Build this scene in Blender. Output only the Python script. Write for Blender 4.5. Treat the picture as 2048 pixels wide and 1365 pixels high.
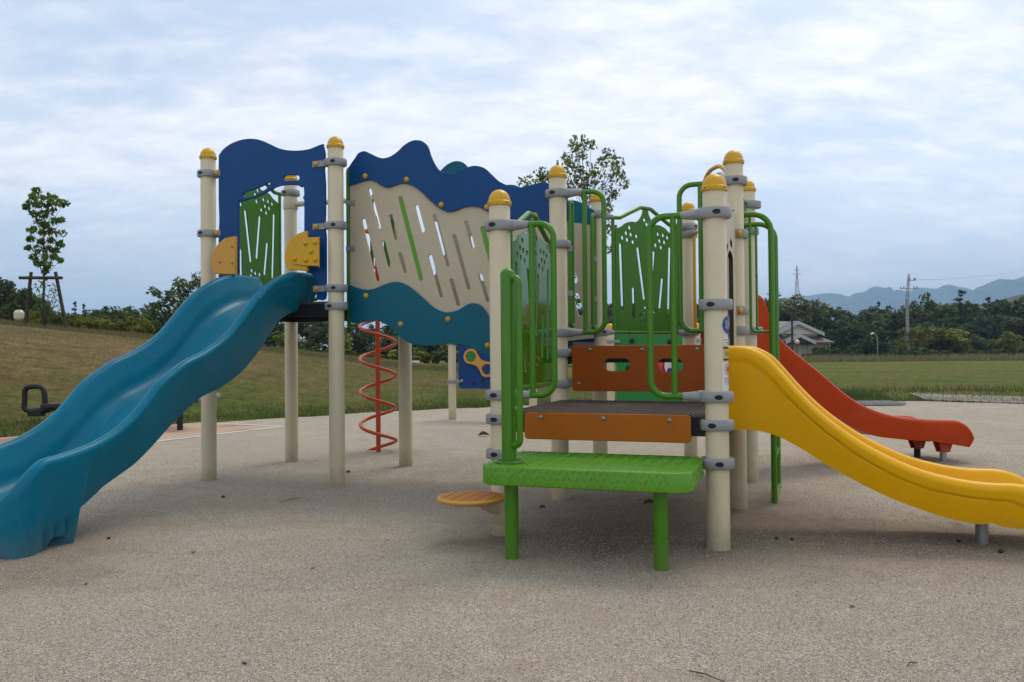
import bpy, bmesh, math, random
import numpy as np
from mathutils import Vector, Matrix

for o in list(bpy.data.objects): bpy.data.objects.remove(o)
scene = bpy.context.scene
COL = scene.collection
PI = math.pi
rad = math.radians

# ------------------------------------------------------------------ camera
F, PITCH, ROLL, CY, CAMH = 1745.74, .0162, .0088, 670.47, .989
FWD = Vector((0, math.cos(PITCH), math.sin(PITCH))); UPV = Vector((0, -math.sin(PITCH), math.cos(PITCH))); RGT = Vector((1, 0, 0))
cr, sr = math.cos(ROLL), math.sin(ROLL)
cd = bpy.data.cameras.new('camera'); cam = bpy.data.objects.new('camera', cd); COL.objects.link(cam)
m = Matrix.Identity(4)
for i, c in enumerate((cr*RGT - sr*UPV, sr*RGT + cr*UPV, -FWD)):
    for j in range(3): m[j][i] = c[j]
m.translation = (0, 0, CAMH)
cam.matrix_world = m
cd.sensor_width = 36; cd.lens = F*36/2048; cd.shift_y = (CY-682.5)/2048
cd.clip_end = 20000; cd.clip_start = .05
scene.camera = cam

# ------------------------------------------------------------------ light
SUN_EL, SUN_AZ = rad(58), rad(35)        # azimuth from +Y towards +X
w = bpy.data.worlds.new('World'); scene.world = w; w.use_nodes = True
nt = w.node_tree; nt.nodes.clear()
def N(tree, t, **kw):
    n = tree.nodes.new(t)
    for k, v in kw.items():
        if k.startswith('i_'): n.inputs[int(k[2:]) if k[2:].isdigit() else k[2:].replace('_', ' ')].default_value = v
        else: setattr(n, k, v)
    return n
def ramp(tree, stops, interp='LINEAR'):
    r = tree.nodes.new('ShaderNodeValToRGB'); r.color_ramp.interpolation = interp
    el = r.color_ramp.elements
    while len(el) < len(stops): el.new(.5)
    for e, (p, c) in zip(el, stops):
        e.position = p; e.color = (c, c, c, 1) if isinstance(c, (int, float)) else (*c, 1)
    return r
L = nt.links.new
sky = N(nt, 'ShaderNodeTexSky', sky_type='NISHITA', sun_disc=False, sun_elevation=SUN_EL, sun_rotation=SUN_AZ, air_density=1.0, dust_density=2.5, ozone_density=1.5)
tc = N(nt, 'ShaderNodeTexCoord')
sep = N(nt, 'ShaderNodeSeparateXYZ'); L(tc.outputs['Generated'], sep.inputs[0])
az = N(nt, 'ShaderNodeMath', operation='MAXIMUM', i_1=0.0); L(sep.outputs['Z'], az.inputs[0])
az2 = N(nt, 'ShaderNodeMath', operation='ADD', i_1=.26); L(az.outputs[0], az2.inputs[0])
dx = N(nt, 'ShaderNodeMath', operation='DIVIDE'); L(sep.outputs['X'], dx.inputs[0]); L(az2.outputs[0], dx.inputs[1])
dy = N(nt, 'ShaderNodeMath', operation='DIVIDE'); L(sep.outputs['Y'], dy.inputs[0]); L(az2.outputs[0], dy.inputs[1])
cmb = N(nt, 'ShaderNodeCombineXYZ'); L(dx.outputs[0], cmb.inputs[0]); L(dy.outputs[0], cmb.inputs[1])
mp = N(nt, 'ShaderNodeMapping'); mp.inputs['Rotation'].default_value = (0, 0, rad(-24)); mp.inputs['Scale'].default_value = (.75, 1.25, 1); mp.inputs['Location'].default_value = (3.1, 1.7, 0)
L(cmb.outputs[0], mp.inputs[0])
n1 = N(nt, 'ShaderNodeTexNoise', i_Scale=1.35, i_Detail=6.0, i_Roughness=.5, i_Distortion=.12); L(mp.outputs[0], n1.inputs['Vector'])
n2 = N(nt, 'ShaderNodeTexNoise', i_Scale=8.5, i_Detail=6.0, i_Roughness=.6, i_Distortion=.25); L(mp.outputs[0], n2.inputs['Vector'])
mxn = N(nt, 'ShaderNodeMix', data_type='FLOAT'); mxn.inputs[0].default_value = .24
L(n1.outputs['Fac'], mxn.inputs[2]); L(n2.outputs['Fac'], mxn.inputs[3])
cov = ramp(nt, [(.36, 0), (.62, 1)]); cov.color_ramp.interpolation = 'EASE'; L(mxn.outputs[0], cov.inputs[0])
# near the horizon the cloud sheet thins into pale blue haze
hz = ramp(nt, [(.0, .35), (.10, .55), (.22, 1.0)]); L(sep.outputs['Z'], hz.inputs[0])
cm = N(nt, 'ShaderNodeMath', operation='MULTIPLY'); L(cov.outputs[0], cm.inputs[0]); L(hz.outputs[0], cm.inputs[1])
cs = N(nt, 'ShaderNodeMath', operation='MULTIPLY_ADD', i_1=.80, i_2=.16); L(cm.outputs[0], cs.inputs[0])
# cloud brightness
cb = ramp(nt, [(.34, (6.1, 6.35, 6.95)), (.64, (7.5, 7.5, 7.7))]); L(n2.outputs['Fac'], cb.inputs[0])
# clear part: nishita lifted with high thin haze
base = N(nt, 'ShaderNodeMix', data_type='RGBA'); base.inputs[0].default_value = .72; L(sky.outputs[0], base.inputs[6]); base.inputs[7].default_value = (4.15, 5.1, 6.5, 1)
lowr = ramp(nt, [(.0, 1.30), (.12, 1.12), (.3, 1.0)]); L(sep.outputs['Z'], lowr.inputs[0])
fin = N(nt, 'ShaderNodeMix', data_type='RGBA'); L(cs.outputs[0], fin.inputs[0]); L(base.outputs[2], fin.inputs[6]); L(cb.outputs[0], fin.inputs[7])
bg = N(nt, 'ShaderNodeBackground'); bg.inputs[1].default_value = .128; low = N(nt, 'ShaderNodeMix', data_type='RGBA', blend_type='MULTIPLY'); low.inputs[0].default_value = 1; L(fin.outputs[2], low.inputs[6]); L(lowr.outputs[0], low.inputs[7])
# the veiled sun brightens its side of the cloud sheet
vdot = N(nt, 'ShaderNodeVectorMath', operation='DOT_PRODUCT'); L(tc.outputs['Generated'], vdot.inputs[0]); vdot.inputs[1].default_value = (math.sin(rad(48))*math.cos(rad(30)), math.cos(rad(48))*math.cos(rad(30)), math.sin(rad(30)))
glow = ramp(nt, [(.5, .95), (.98, 1.05)]); L(vdot.outputs['Value'], glow.inputs[0])
gl2 = N(nt, 'ShaderNodeMix', data_type='RGBA', blend_type='MULTIPLY'); gl2.inputs[0].default_value = 1; L(low.outputs[2], gl2.inputs[6]); L(glow.outputs[0], gl2.inputs[7])
L(gl2.outputs[2], bg.inputs[0])
out = N(nt, 'ShaderNodeOutputWorld'); L(bg.outputs[0], out.inputs[0])
sl = bpy.data.lights.new('sun', 'SUN'); sl.energy = 1.1; sl.angle = rad(22); sl.color = (1, .92, .80)
so = bpy.data.objects.new('sun', sl); COL.objects.link(so)
sd = Vector((math.sin(SUN_AZ)*math.cos(SUN_EL), math.cos(SUN_AZ)*math.cos(SUN_EL), math.sin(SUN_EL)))
so.rotation_euler = sd.to_track_quat('Z', 'Y').to_euler(); so.location = (0, 0, 30)
vs = scene.view_settings; vs.view_transform = 'Standard'; vs.look = 'None'; vs.exposure = .38; vs.gamma = 1
scene.cycles.use_denoising = True
scene.cycles.max_bounces = 8; scene.cycles.volume_bounces = 0
scene.cycles.sample_clamp_indirect = 4

# ------------------------------------------------------------------ pixel rays of the photograph (for surveying real planes)
def ray(px, py):
    U, W = (px-1024)/F, (py-CY)/F
    u, v = cr*U - sr*W, sr*U + cr*W
    return RGT*u + FWD - UPV*v
CAM = Vector((0, 0, CAMH))
def ground(px, py, z=0.0):
    d = ray(px, py); t = (z-CAMH)/d.z
    return CAM + d*t
def at_depth(px, py, D):
    d = ray(px, py); return CAM + d*(D/d.y)
class Plane:
    """vertical plane through p0 along direction d (xy); local coords u along d, z up."""
    def __init__(s, p0, d):
        s.p0 = Vector((p0[0], p0[1], 0)); s.d = Vector((d[0], d[1], 0)).normalized(); s.n = s.d.cross(Vector((0, 0, 1)))
    def uz(s, px, py):
        r = ray(px, py); t = (s.p0-CAM).dot(s.n)/r.dot(s.n); P = CAM + r*t
        return ((P-s.p0).dot(s.d), P.z)
    def pt(s, u, z, off=0): return s.p0 + s.d*u + Vector((0, 0, z)) + s.n*off
    def mat(s, off=0):
        m = Matrix.Identity(4); 
        for i, c in enumerate((s.d, Vector((0, 0, 1)), s.n)):
            for j in range(3): m[j][i] = c[j]
        m.translation = s.p0 + s.n*off
        return m
    def trace(s, pts): return [s.uz(*p) for p in pts]
def zpost(p, py):
    lo, hi = -1., 6.
    for _ in range(40):
        z = (lo+hi)/2; v = Vector((p.x, p.y, z-CAMH)); d = v.dot(FWD); u = v.x/d; ww = -v.dot(UPV)/d
        y = CY + F*(-sr*u + cr*ww)
        if y > py: lo = z
        else: hi = z
    return z
def smooth(pts, n=6, closed=False):
    P = [Vector((*p, 0)) if len(p) == 2 else Vector(p) for p in pts]; r = []; k = len(P)
    rng = range(k if closed else k-1)
    for i in rng:
        p0 = P[(i-1) % k] if closed or i > 0 else P[0]*2-P[1]
        p1, p2 = P[i], P[(i+1) % k]
        p3 = P[(i+2) % k] if closed or i+2 < k else P[-1]*2-P[-2]
        for j in range(n):
            t = j/n
            r.append(.5*((2*p1)+(p2-p0)*t+(2*p0-5*p1+4*p2-p3)*t*t+(3*p1-p0-3*p2+p3)*t**3))
    if not closed: r.append(P[-1])
    return [tuple(v[:len(pts[0])]) for v in r]

# ------------------------------------------------------------------ materials
def nm(name): 
    m = bpy.data.materials.new(name); m.use_nodes = True; return m, m.node_tree, m.node_tree.nodes['Principled BSDF']
ALB = .86; TH_ = .3343
def plastic(name, col, rough=.4, var=.12, bump=.0, bscale=400, dirt=0.0, metallic=0.0, splash=0, scuff=None, spec=.38, hue=None):
    m, t, b = nm(name); l = t.links.new
    g = N(t, 'ShaderNodeNewGeometry')
    n = N(t, 'ShaderNodeTexNoise', i_Scale=2.3, i_Detail=6.0, i_Roughness=.65); l(g.outputs['Position'], n.inputs['Vector'])
    col = tuple(x*ALB for x in col); c2 = tuple(min(1, x*(1+var)) for x in col); c1 = tuple(x*(1-var) for x in col)
    r = ramp(t, [(.3, c1), (.7, c2)]); l(n.outputs['Fac'], r.inputs[0])
    src = r.outputs[0]
    if dirt:
        n3 = N(t, 'ShaderNodeTexNoise', i_Scale=14.0, i_Detail=8.0, i_Roughness=.75); l(g.outputs['Position'], n3.inputs['Vector'])
        r3 = ramp(t, [(.52, 0), (.75, dirt)]); l(n3.outputs['Fac'], r3.inputs[0])
        mx = N(t, 'ShaderNodeMix', data_type='RGBA'); l(r3.outputs[0], mx.inputs[0]); l(src, mx.inputs[6]); mx.inputs[7].default_value = (.17, .14, .10, 1)
        src = mx.outputs[2]
    if splash:
        sp = N(t, 'ShaderNodeSeparateXYZ'); l(g.outputs['Position'], sp.inputs[0])
        ns = N(t, 'ShaderNodeTexNoise', i_Scale=22.0, i_Detail=5.0); l(g.outputs['Position'], ns.inputs['Vector'])
        ma = N(t, 'ShaderNodeMath', operation='MULTIPLY_ADD', i_1=-.22, i_2=.11); l(ns.outputs['Fac'], ma.inputs[0])
        mb_ = N(t, 'ShaderNodeMath', operation='ADD'); l(sp.outputs['Z'], mb_.inputs[0]); l(ma.outputs[0], mb_.inputs[1])
        mr0 = N(t, 'ShaderNodeMapRange', i_1=.16, i_2=.0, i_3=0.0, i_4=splash); l(mb_.outputs[0], mr0.inputs[0])
        mx0 = N(t, 'ShaderNodeMix', data_type='RGBA'); l(mr0.outputs[0], mx0.inputs[0]); l(src, mx0.inputs[6]); mx0.inputs[7].default_value = (.21, .155, .10, 1); src = mx0.outputs[2]
    if scuff:
        wv_ = N(t, 'ShaderNodeMapping'); wv_.inputs['Scale'].default_value = scuff[:3]; wv_.inputs['Rotation'].default_value = (0, 0, scuff[3]); l(g.outputs['Position'], wv_.inputs[0])
        n5 = N(t, 'ShaderNodeTexNoise', i_Scale=1.0, i_Detail=4.0, i_Roughness=.7); l(wv_.outputs[0], n5.inputs['Vector'])
        r5 = ramp(t, [(.58, 0), (.80, .17)]); l(n5.outputs['Fac'], r5.inputs[0])
        mx5 = N(t, 'ShaderNodeMix', data_type='RGBA'); l(r5.outputs[0], mx5.inputs[0]); l(src, mx5.inputs[6]); mx5.inputs[7].default_value = tuple(.55*x+.16 for x in col)+(1,); src = mx5.outputs[2]
    l(src, b.inputs['Base Color'])
    n2 = N(t, 'ShaderNodeTexNoise', i_Scale=9.0, i_Detail=4.0); l(g.outputs['Position'], n2.inputs['Vector'])
    mr = N(t, 'ShaderNodeMapRange', i_3=rough*.8, i_4=min(1, rough*1.25)); l(n2.outputs['Fac'], mr.inputs[0]); l(mr.outputs[0], b.inputs['Roughness'])
    b.inputs['Metallic'].default_value = metallic; b.inputs['Specular IOR Level'].default_value = spec
    if bump:
        n4 = N(t, 'ShaderNodeTexNoise', i_Scale=bscale, i_Detail=2.0); l(g.outputs['Position'], n4.inputs['Vector'])
        bp = N(t, 'ShaderNodeBump', i_Strength=bump, i_Distance=.002); l(n4.outputs['Fac'], bp.inputs['Height']); l(bp.outputs[0], b.inputs['Normal'])
    return m
M = {}
M['cream'] = plastic('cream_paint', (.64, .555, .37), .38, .05, .12, 250, .10, spec=.22, splash=.5)
M['cream_panel'] = plastic('beige_panel', (.55, .47, .33), .42, .05, .15, 500, .12, spec=.22)
M['navy'] = plastic('navy_panel', (.001, .060, .205), .40, .08, .15, 500, .03, spec=.22)
M['teal'] = plastic('teal_panel', (.001, .115, .170), .40, .08, .15, 500, .04, spec=.22)
M['teal_slide'] = plastic('teal_slide_plastic', (.0004, .150, .235), .33, .10, .10, 700, .10, spec=.13, splash=.22, scuff=(26, 2.2, 3, -TH_))
M['yellow'] = plastic('yellow_plastic', (.66, .36, .004), .36, .07, .08, 600, .10)
M['yellow_slide'] = plastic('yellow_slide_plastic', (.84, .43, .0005), .36, .06, .10, 700, .05, spec=.22, splash=.4, scuff=(2.2, 26, 3, TH_))
M['amber'] = plastic('amber_panel', (.62, .31, .045), .42, .05, .1, 500, .08)
M['red_slide'] = plastic('red_slide_plastic', (.52, .050, .004), .36, .08, .10, 700, .05, spec=.22, scuff=(2.2, 26, 3, -.3))
M['orange_red'] = plastic('orange_red_paint', (.50, .060, .012), .34, .08, .1, 500, .08)
M['orange'] = plastic('orange_panel', (.36, .075, .001), .40, .06, .15, 500, .06, spec=.22)
M['orange2'] = plastic('light_orange_panel', (.40, .105, .001), .40, .06, .15, 500, .06, spec=.22)
M['green'] = plastic('green_paint', (.054, .205, .001), .28, .08, .1, 500, .06, splash=.25)
M['green_step'] = plastic('green_step_paint', (.092, .285, .004), .33, .10, .1, 500, .12)
M['green_matt'] = plastic('green_barrier_paint', (.048, .190, .001), .33, .06, .06, 500, .04, spec=.25)
M['green_sheet'] = plastic('green_sheet_paint', (.040, .175, .004), .07, .05, .03, 500, .0, spec=.55)
M['lime'] = plastic('lime_insert', (.10, .33, .008), .4, .05)
M['green_play'] = plastic('green_play_panel', (.02, .22, .045), .4, .08)
M['grey'] = plastic('grey_casting', (.29, .295, .30), .42, .08, .25, 600, .10)
M['dark'] = plastic('dark_trim_and_shade', (.012, .011, .010), .6)
M['black'] = plastic('black_steel', (.010, .010, .011), .5, .2)
M['steel'] = plastic('galvanised_steel', (.34, .34, .33), .42, .15, .2, 300, .15, metallic=.7)
M['bolt'] = plastic('bolt_metal', (.30, .27, .23), .3, .1, metallic=.9)
M['blue'] = plastic('blue_play_panel', (.004, .048, .19), .4, .08, spec=.22)
M['red'] = plastic('red_wheel', (.55, .02, .04), .35, .08)
M['wood'] = plastic('weathered_wood', (.055, .042, .032), .85, .35, .6, 60, .2)
M['bench'] = plastic('dark_bench', (.022, .018, .016), .5, .2)
M['white'] = plastic('white_paint', (.72, .72, .70), .5, .05, 0, 1, .1)
M['sticker_white'] = plastic('sticker_white', (.70, .70, .70), .35, .02)
M['sticker_blue'] = plastic('sticker_blue', (.012, .05, .24), .35, .02)
M['sticker_red'] = plastic('sticker_red', (.55, .06, .02), .35, .02)
M['sticker_ink'] = plastic('sticker_ink', (.02, .015, .015), .4, .02)
M['sticker_yellow'] = plastic('sticker_yellow', (.65, .50, .12), .4, .02)
M['lampglobe'] = plastic('cream_lamp_globe', (.70, .62, .42), .4, .04)
M['stone_dark'] = plastic('dark_pebble', (.05, .042, .036), .8, .3)
M['stone_light'] = plastic('pale_pebble', (.26, .22, .18), .85, .2)
M['leaf_dry'] = plastic('dry_leaf', (.16, .075, .045), .7, .2)
M['twig'] = plastic('twig_bark', (.09, .06, .04), .9, .2)
M['bark'] = plastic('bark', (.06, .046, .035), .95, .4, .7, 30)
M['concrete'] = plastic('concrete_pole', (.30, .29, .27), .8, .1, .3, 80)

def deck_mat():
    m, t, b = nm('brown_mesh_deck'); l = t.links.new
    g = N(t, 'ShaderNodeNewGeometry')
    n = N(t, 'ShaderNodeTexNoise', i_Scale=6.0, i_Detail=6.0, i_Roughness=.7); l(g.outputs['Position'], n.inputs['Vector'])
    r = ramp(t, [(.3, (.040, .028, .023)), (.55, (.075, .056, .048)), (.8, (.15, .125, .11))]); l(n.outputs['Fac'], r.inputs[0])
    l(r.outputs[0], b.inputs['Base Color']); b.inputs['Roughness'].default_value = .55
    return m
M['deck'] = deck_mat()
def gravel_mat():
    m, t, b = nm('crushed_stone'); l = t.links.new
    g = N(t, 'ShaderNodeNewGeometry')
    big = N(t, 'ShaderNodeTexNoise', i_Scale=.55, i_Detail=5.0, i_Roughness=.6); l(g.outputs['Position'], big.inputs['Vector'])
    med = N(t, 'ShaderNodeTexNoise', i_Scale=3.5, i_Detail=6.0, i_Roughness=.65, i_Distortion=.6); l(g.outputs['Position'], med.inputs['Vector'])
    v = N(t, 'ShaderNodeTexVoronoi', i_Scale=260.0, i_Randomness=1.0); l(g.outputs['Position'], v.inputs['Vector'])
    sepc = N(t, 'ShaderNodeSeparateColor'); l(v.outputs['Color'], sepc.inputs[0])
    fine = N(t, 'ShaderNodeTexNoise', i_Scale=60.0, i_Detail=5.0, i_Roughness=.8); l(g.outputs['Position'], fine.inputs['Vector'])
    grain = ramp(t, [(0, (.165, .130, .092)), (.2, (.365, .300, .220)), (.6, (.49, .41, .308)), (.85, (.58, .495, .38)), (1, (.76, .67, .54))]); l(sepc.outputs[0], grain.inputs[0])
    fr = ramp(t, [(.3, .72), (.7, 1.22)]); l(fine.outputs['Fac'], fr.inputs[0])
    mul = N(t, 'ShaderNodeMix', data_type='RGBA', blend_type='MULTIPLY'); mul.inputs[0].default_value = 1; l(grain.outputs[0], mul.inputs[6]); l(fr.outputs[0], mul.inputs[7])
    # packed sandy patches where the grit is worn thin
    pr = ramp(t, [(.45, 0), (.60, 1)]); l(med.outputs['Fac'], pr.inputs[0])
    pb = ramp(t, [(.40, .15), (.58, 1)]); l(big.outputs['Fac'], pb.inputs[0])
    pm = N(t, 'ShaderNodeMath', operation='MULTIPLY'); l(pr.outputs[0], pm.inputs[0]); l(pb.outputs[0], pm.inputs[1])
    pm2 = N(t, 'ShaderNodeMath', operation='MULTIPLY', i_1=.75); l(pm.outputs[0], pm2.inputs[0])
    sand = N(t, 'ShaderNodeMix', data_type='RGBA'); l(pm2.outputs[0], sand.inputs[0]); l(mul.outputs[2], sand.inputs[6]); sand.inputs[7].default_value = (.40, .305, .205, 1)
    tint = ramp(t, [(.36, (.86, .88, .89)), (.64, (1.0, 1.03, 1.04))]); l(big.outputs['Fac'], tint.inputs[0])
    src = sand.outputs[2]
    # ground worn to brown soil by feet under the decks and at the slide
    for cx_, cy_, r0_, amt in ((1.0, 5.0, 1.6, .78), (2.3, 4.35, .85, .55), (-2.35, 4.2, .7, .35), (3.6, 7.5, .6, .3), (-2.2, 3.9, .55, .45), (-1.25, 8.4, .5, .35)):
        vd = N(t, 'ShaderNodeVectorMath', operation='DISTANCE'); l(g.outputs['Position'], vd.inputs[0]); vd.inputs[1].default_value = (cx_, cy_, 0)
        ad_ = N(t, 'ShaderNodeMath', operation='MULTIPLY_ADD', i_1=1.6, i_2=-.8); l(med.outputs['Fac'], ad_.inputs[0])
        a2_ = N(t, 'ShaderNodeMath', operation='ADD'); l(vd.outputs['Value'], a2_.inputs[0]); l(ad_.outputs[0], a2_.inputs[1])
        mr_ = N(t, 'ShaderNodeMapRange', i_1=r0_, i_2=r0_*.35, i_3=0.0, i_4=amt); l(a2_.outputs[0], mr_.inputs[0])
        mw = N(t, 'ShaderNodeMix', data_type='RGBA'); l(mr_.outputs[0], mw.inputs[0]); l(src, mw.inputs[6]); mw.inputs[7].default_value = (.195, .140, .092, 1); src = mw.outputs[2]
    fin = N(t, 'ShaderNodeMix', data_type='RGBA', blend_type='MULTIPLY'); fin.inputs[0].default_value = 1; l(src, fin.inputs[6]); l(tint.outputs[0], fin.inputs[7])
    l(fin.outputs[2], b.inputs['Base Color']); b.inputs['Roughness'].default_value = .95; b.inputs['Specular IOR Level'].default_value = .15
    bp = N(t, 'ShaderNodeBump', i_Strength=.8, i_Distance=.006); l(v.outputs['Distance'], bp.inputs['Height'])
    bp2 = N(t, 'ShaderNodeBump', i_Strength=.5, i_Distance=.03); l(med.outputs['Fac'], bp2.inputs['Height']); l(bp2.outputs[0], bp.inputs['Normal'])
    l(bp.outputs[0], b.inputs['Normal'])
    return m
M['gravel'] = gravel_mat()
def grass_mat():
    m, t, b = nm('mown_grass'); l = t.links.new
    g = N(t, 'ShaderNodeNewGeometry')
    a = N(t, 'ShaderNodeTexNoise', i_Scale=.35, i_Detail=6.0, i_Roughness=.65); l(g.outputs['Position'], a.inputs['Vector'])
    f = N(t, 'ShaderNodeTexNoise', i_Scale=9.0, i_Detail=6.0, i_Roughness=.8); l(g.outputs['Position'], f.inputs['Vector'])
    sp = N(t, 'ShaderNodeSeparateXYZ'); l(g.outputs['Position'], sp.inputs[0])
    # the mound is drier towards its top; the field is greener
    mr = N(t, 'ShaderNodeMapRange', i_1=.1, i_2=1.5, i_3=0.0, i_4=.34); l(sp.outputs['Z'], mr.inputs[0])
    ad = N(t, 'ShaderNodeMath', operation='ADD'); l(a.outputs['Fac'], ad.inputs[0]); l(mr.outputs[0], ad.inputs[1])
    r = ramp(t, [(.32, (.078, .118, .020)), (.46, (.120, .142, .030)), (.62, (.165, .135, .048)), (.84, (.235, .160, .080))]); l(ad.outputs[0], r.inputs[0])
    md = N(t, 'ShaderNodeTexNoise', i_Scale=2.6, i_Detail=7.0, i_Roughness=.75); l(g.outputs['Position'], md.inputs['Vector'])
    fm_ = N(t, 'ShaderNodeMix', data_type='FLOAT'); fm_.inputs[0].default_value = .5; l(f.outputs['Fac'], fm_.inputs[2]); l(md.outputs['Fac'], fm_.inputs[3])
    fr = ramp(t, [(.34, .35), (.5, .95), (.66, 1.75)]); l(fm_.outputs[0], fr.inputs[0])
    mul = N(t, 'ShaderNodeMix', data_type='RGBA', blend_type='MULTIPLY'); mul.inputs[0].default_value = 1; l(r.outputs[0], mul.inputs[6]); l(fr.outputs[0], mul.inputs[7])
    l(mul.outputs[2], b.inputs['Base Color']); b.inputs['Roughness'].default_value = 1; b.inputs['Specular IOR Level'].default_value = .05
    bp = N(t, 'ShaderNodeBump', i_Strength=1.0, i_Distance=.08); l(f.outputs['Fac'], bp.inputs['Height']); l(bp.outputs[0], b.inputs['Normal'])
    return m
M['grass'] = grass_mat()
def leaf_mat(name, dark, light, tr=.25):
    m, t, b = nm(name); l = t.links.new
    g = N(t, 'ShaderNodeNewGeometry'); oi = N(t, 'ShaderNodeObjectInfo')
    at = N(t, 'ShaderNodeAttribute', attribute_name='tint'); mxt = N(t, 'ShaderNodeMix', data_type='FLOAT'); mxt.inputs[0].default_value = .6
    l(g.outputs['Random Per Island'], mxt.inputs[2]); l(at.outputs['Fac'], mxt.inputs[3])
    r = ramp(t, [(0, dark), (1, light)]); l(mxt.outputs[0], r.inputs[0])
    hs = N(t, 'ShaderNodeHueSaturation'); l(r.outputs[0], hs.inputs['Color'])
    mr = N(t, 'ShaderNodeMapRange', i_3=.7, i_4=1.3); l(oi.outputs['Random'], mr.inputs[0]); l(mr.outputs[0], hs.inputs['Value'])
    mh = N(t, 'ShaderNodeMapRange', i_3=.485, i_4=.515); l(oi.outputs['Random'], mh.inputs[0]); l(mh.outputs[0], hs.inputs['Hue'])
    b.inputs['Roughness'].default_value = .6; b.inputs['Specular IOR Level'].default_value = .25
    l(hs.outputs[0], b.inputs['Base Color'])
    tn = N(t, 'ShaderNodeBsdfTranslucent'); l(hs.outputs[0], tn.inputs['Color'])
    mx = N(t, 'ShaderNodeMixShader'); mx.inputs[0].default_value = tr
    l(b.outputs[0], mx.inputs[1]); l(tn.outputs[0], mx.inputs[2])
    l(mx.outputs[0], t.nodes['Material Output'].inputs['Surface'])
    return m
M['leaf_forest'] = leaf_mat('forest_leaves', (.026, .048, .014), (.115, .155, .042))
M['leaf_pine'] = leaf_mat('pine_needles', (.020, .042, .017), (.075, .112, .042))
M['leaf_bright'] = leaf_mat('yellow_green_leaves', (.075, .095, .020), (.24, .26, .06))
M['leaf_young'] = leaf_mat('young_leaves', (.050, .105, .015), (.20, .31, .045), .48)
M['leaf_shrub'] = leaf_mat('shrub_leaves', (.095, .120, .016), (.29, .28, .045))
M['leaf_mid'] = leaf_mat('mid_green_leaves', (.10, .155, .040), (.26, .33, .10), .5)
M['blade'] = leaf_mat('grass_blades', (.11, .115, .03), (.26, .21, .095), .3)
M['blade_green'] = leaf_mat('green_grass_blades', (.045, .080, .014), (.11, .14, .035), .3)

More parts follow.
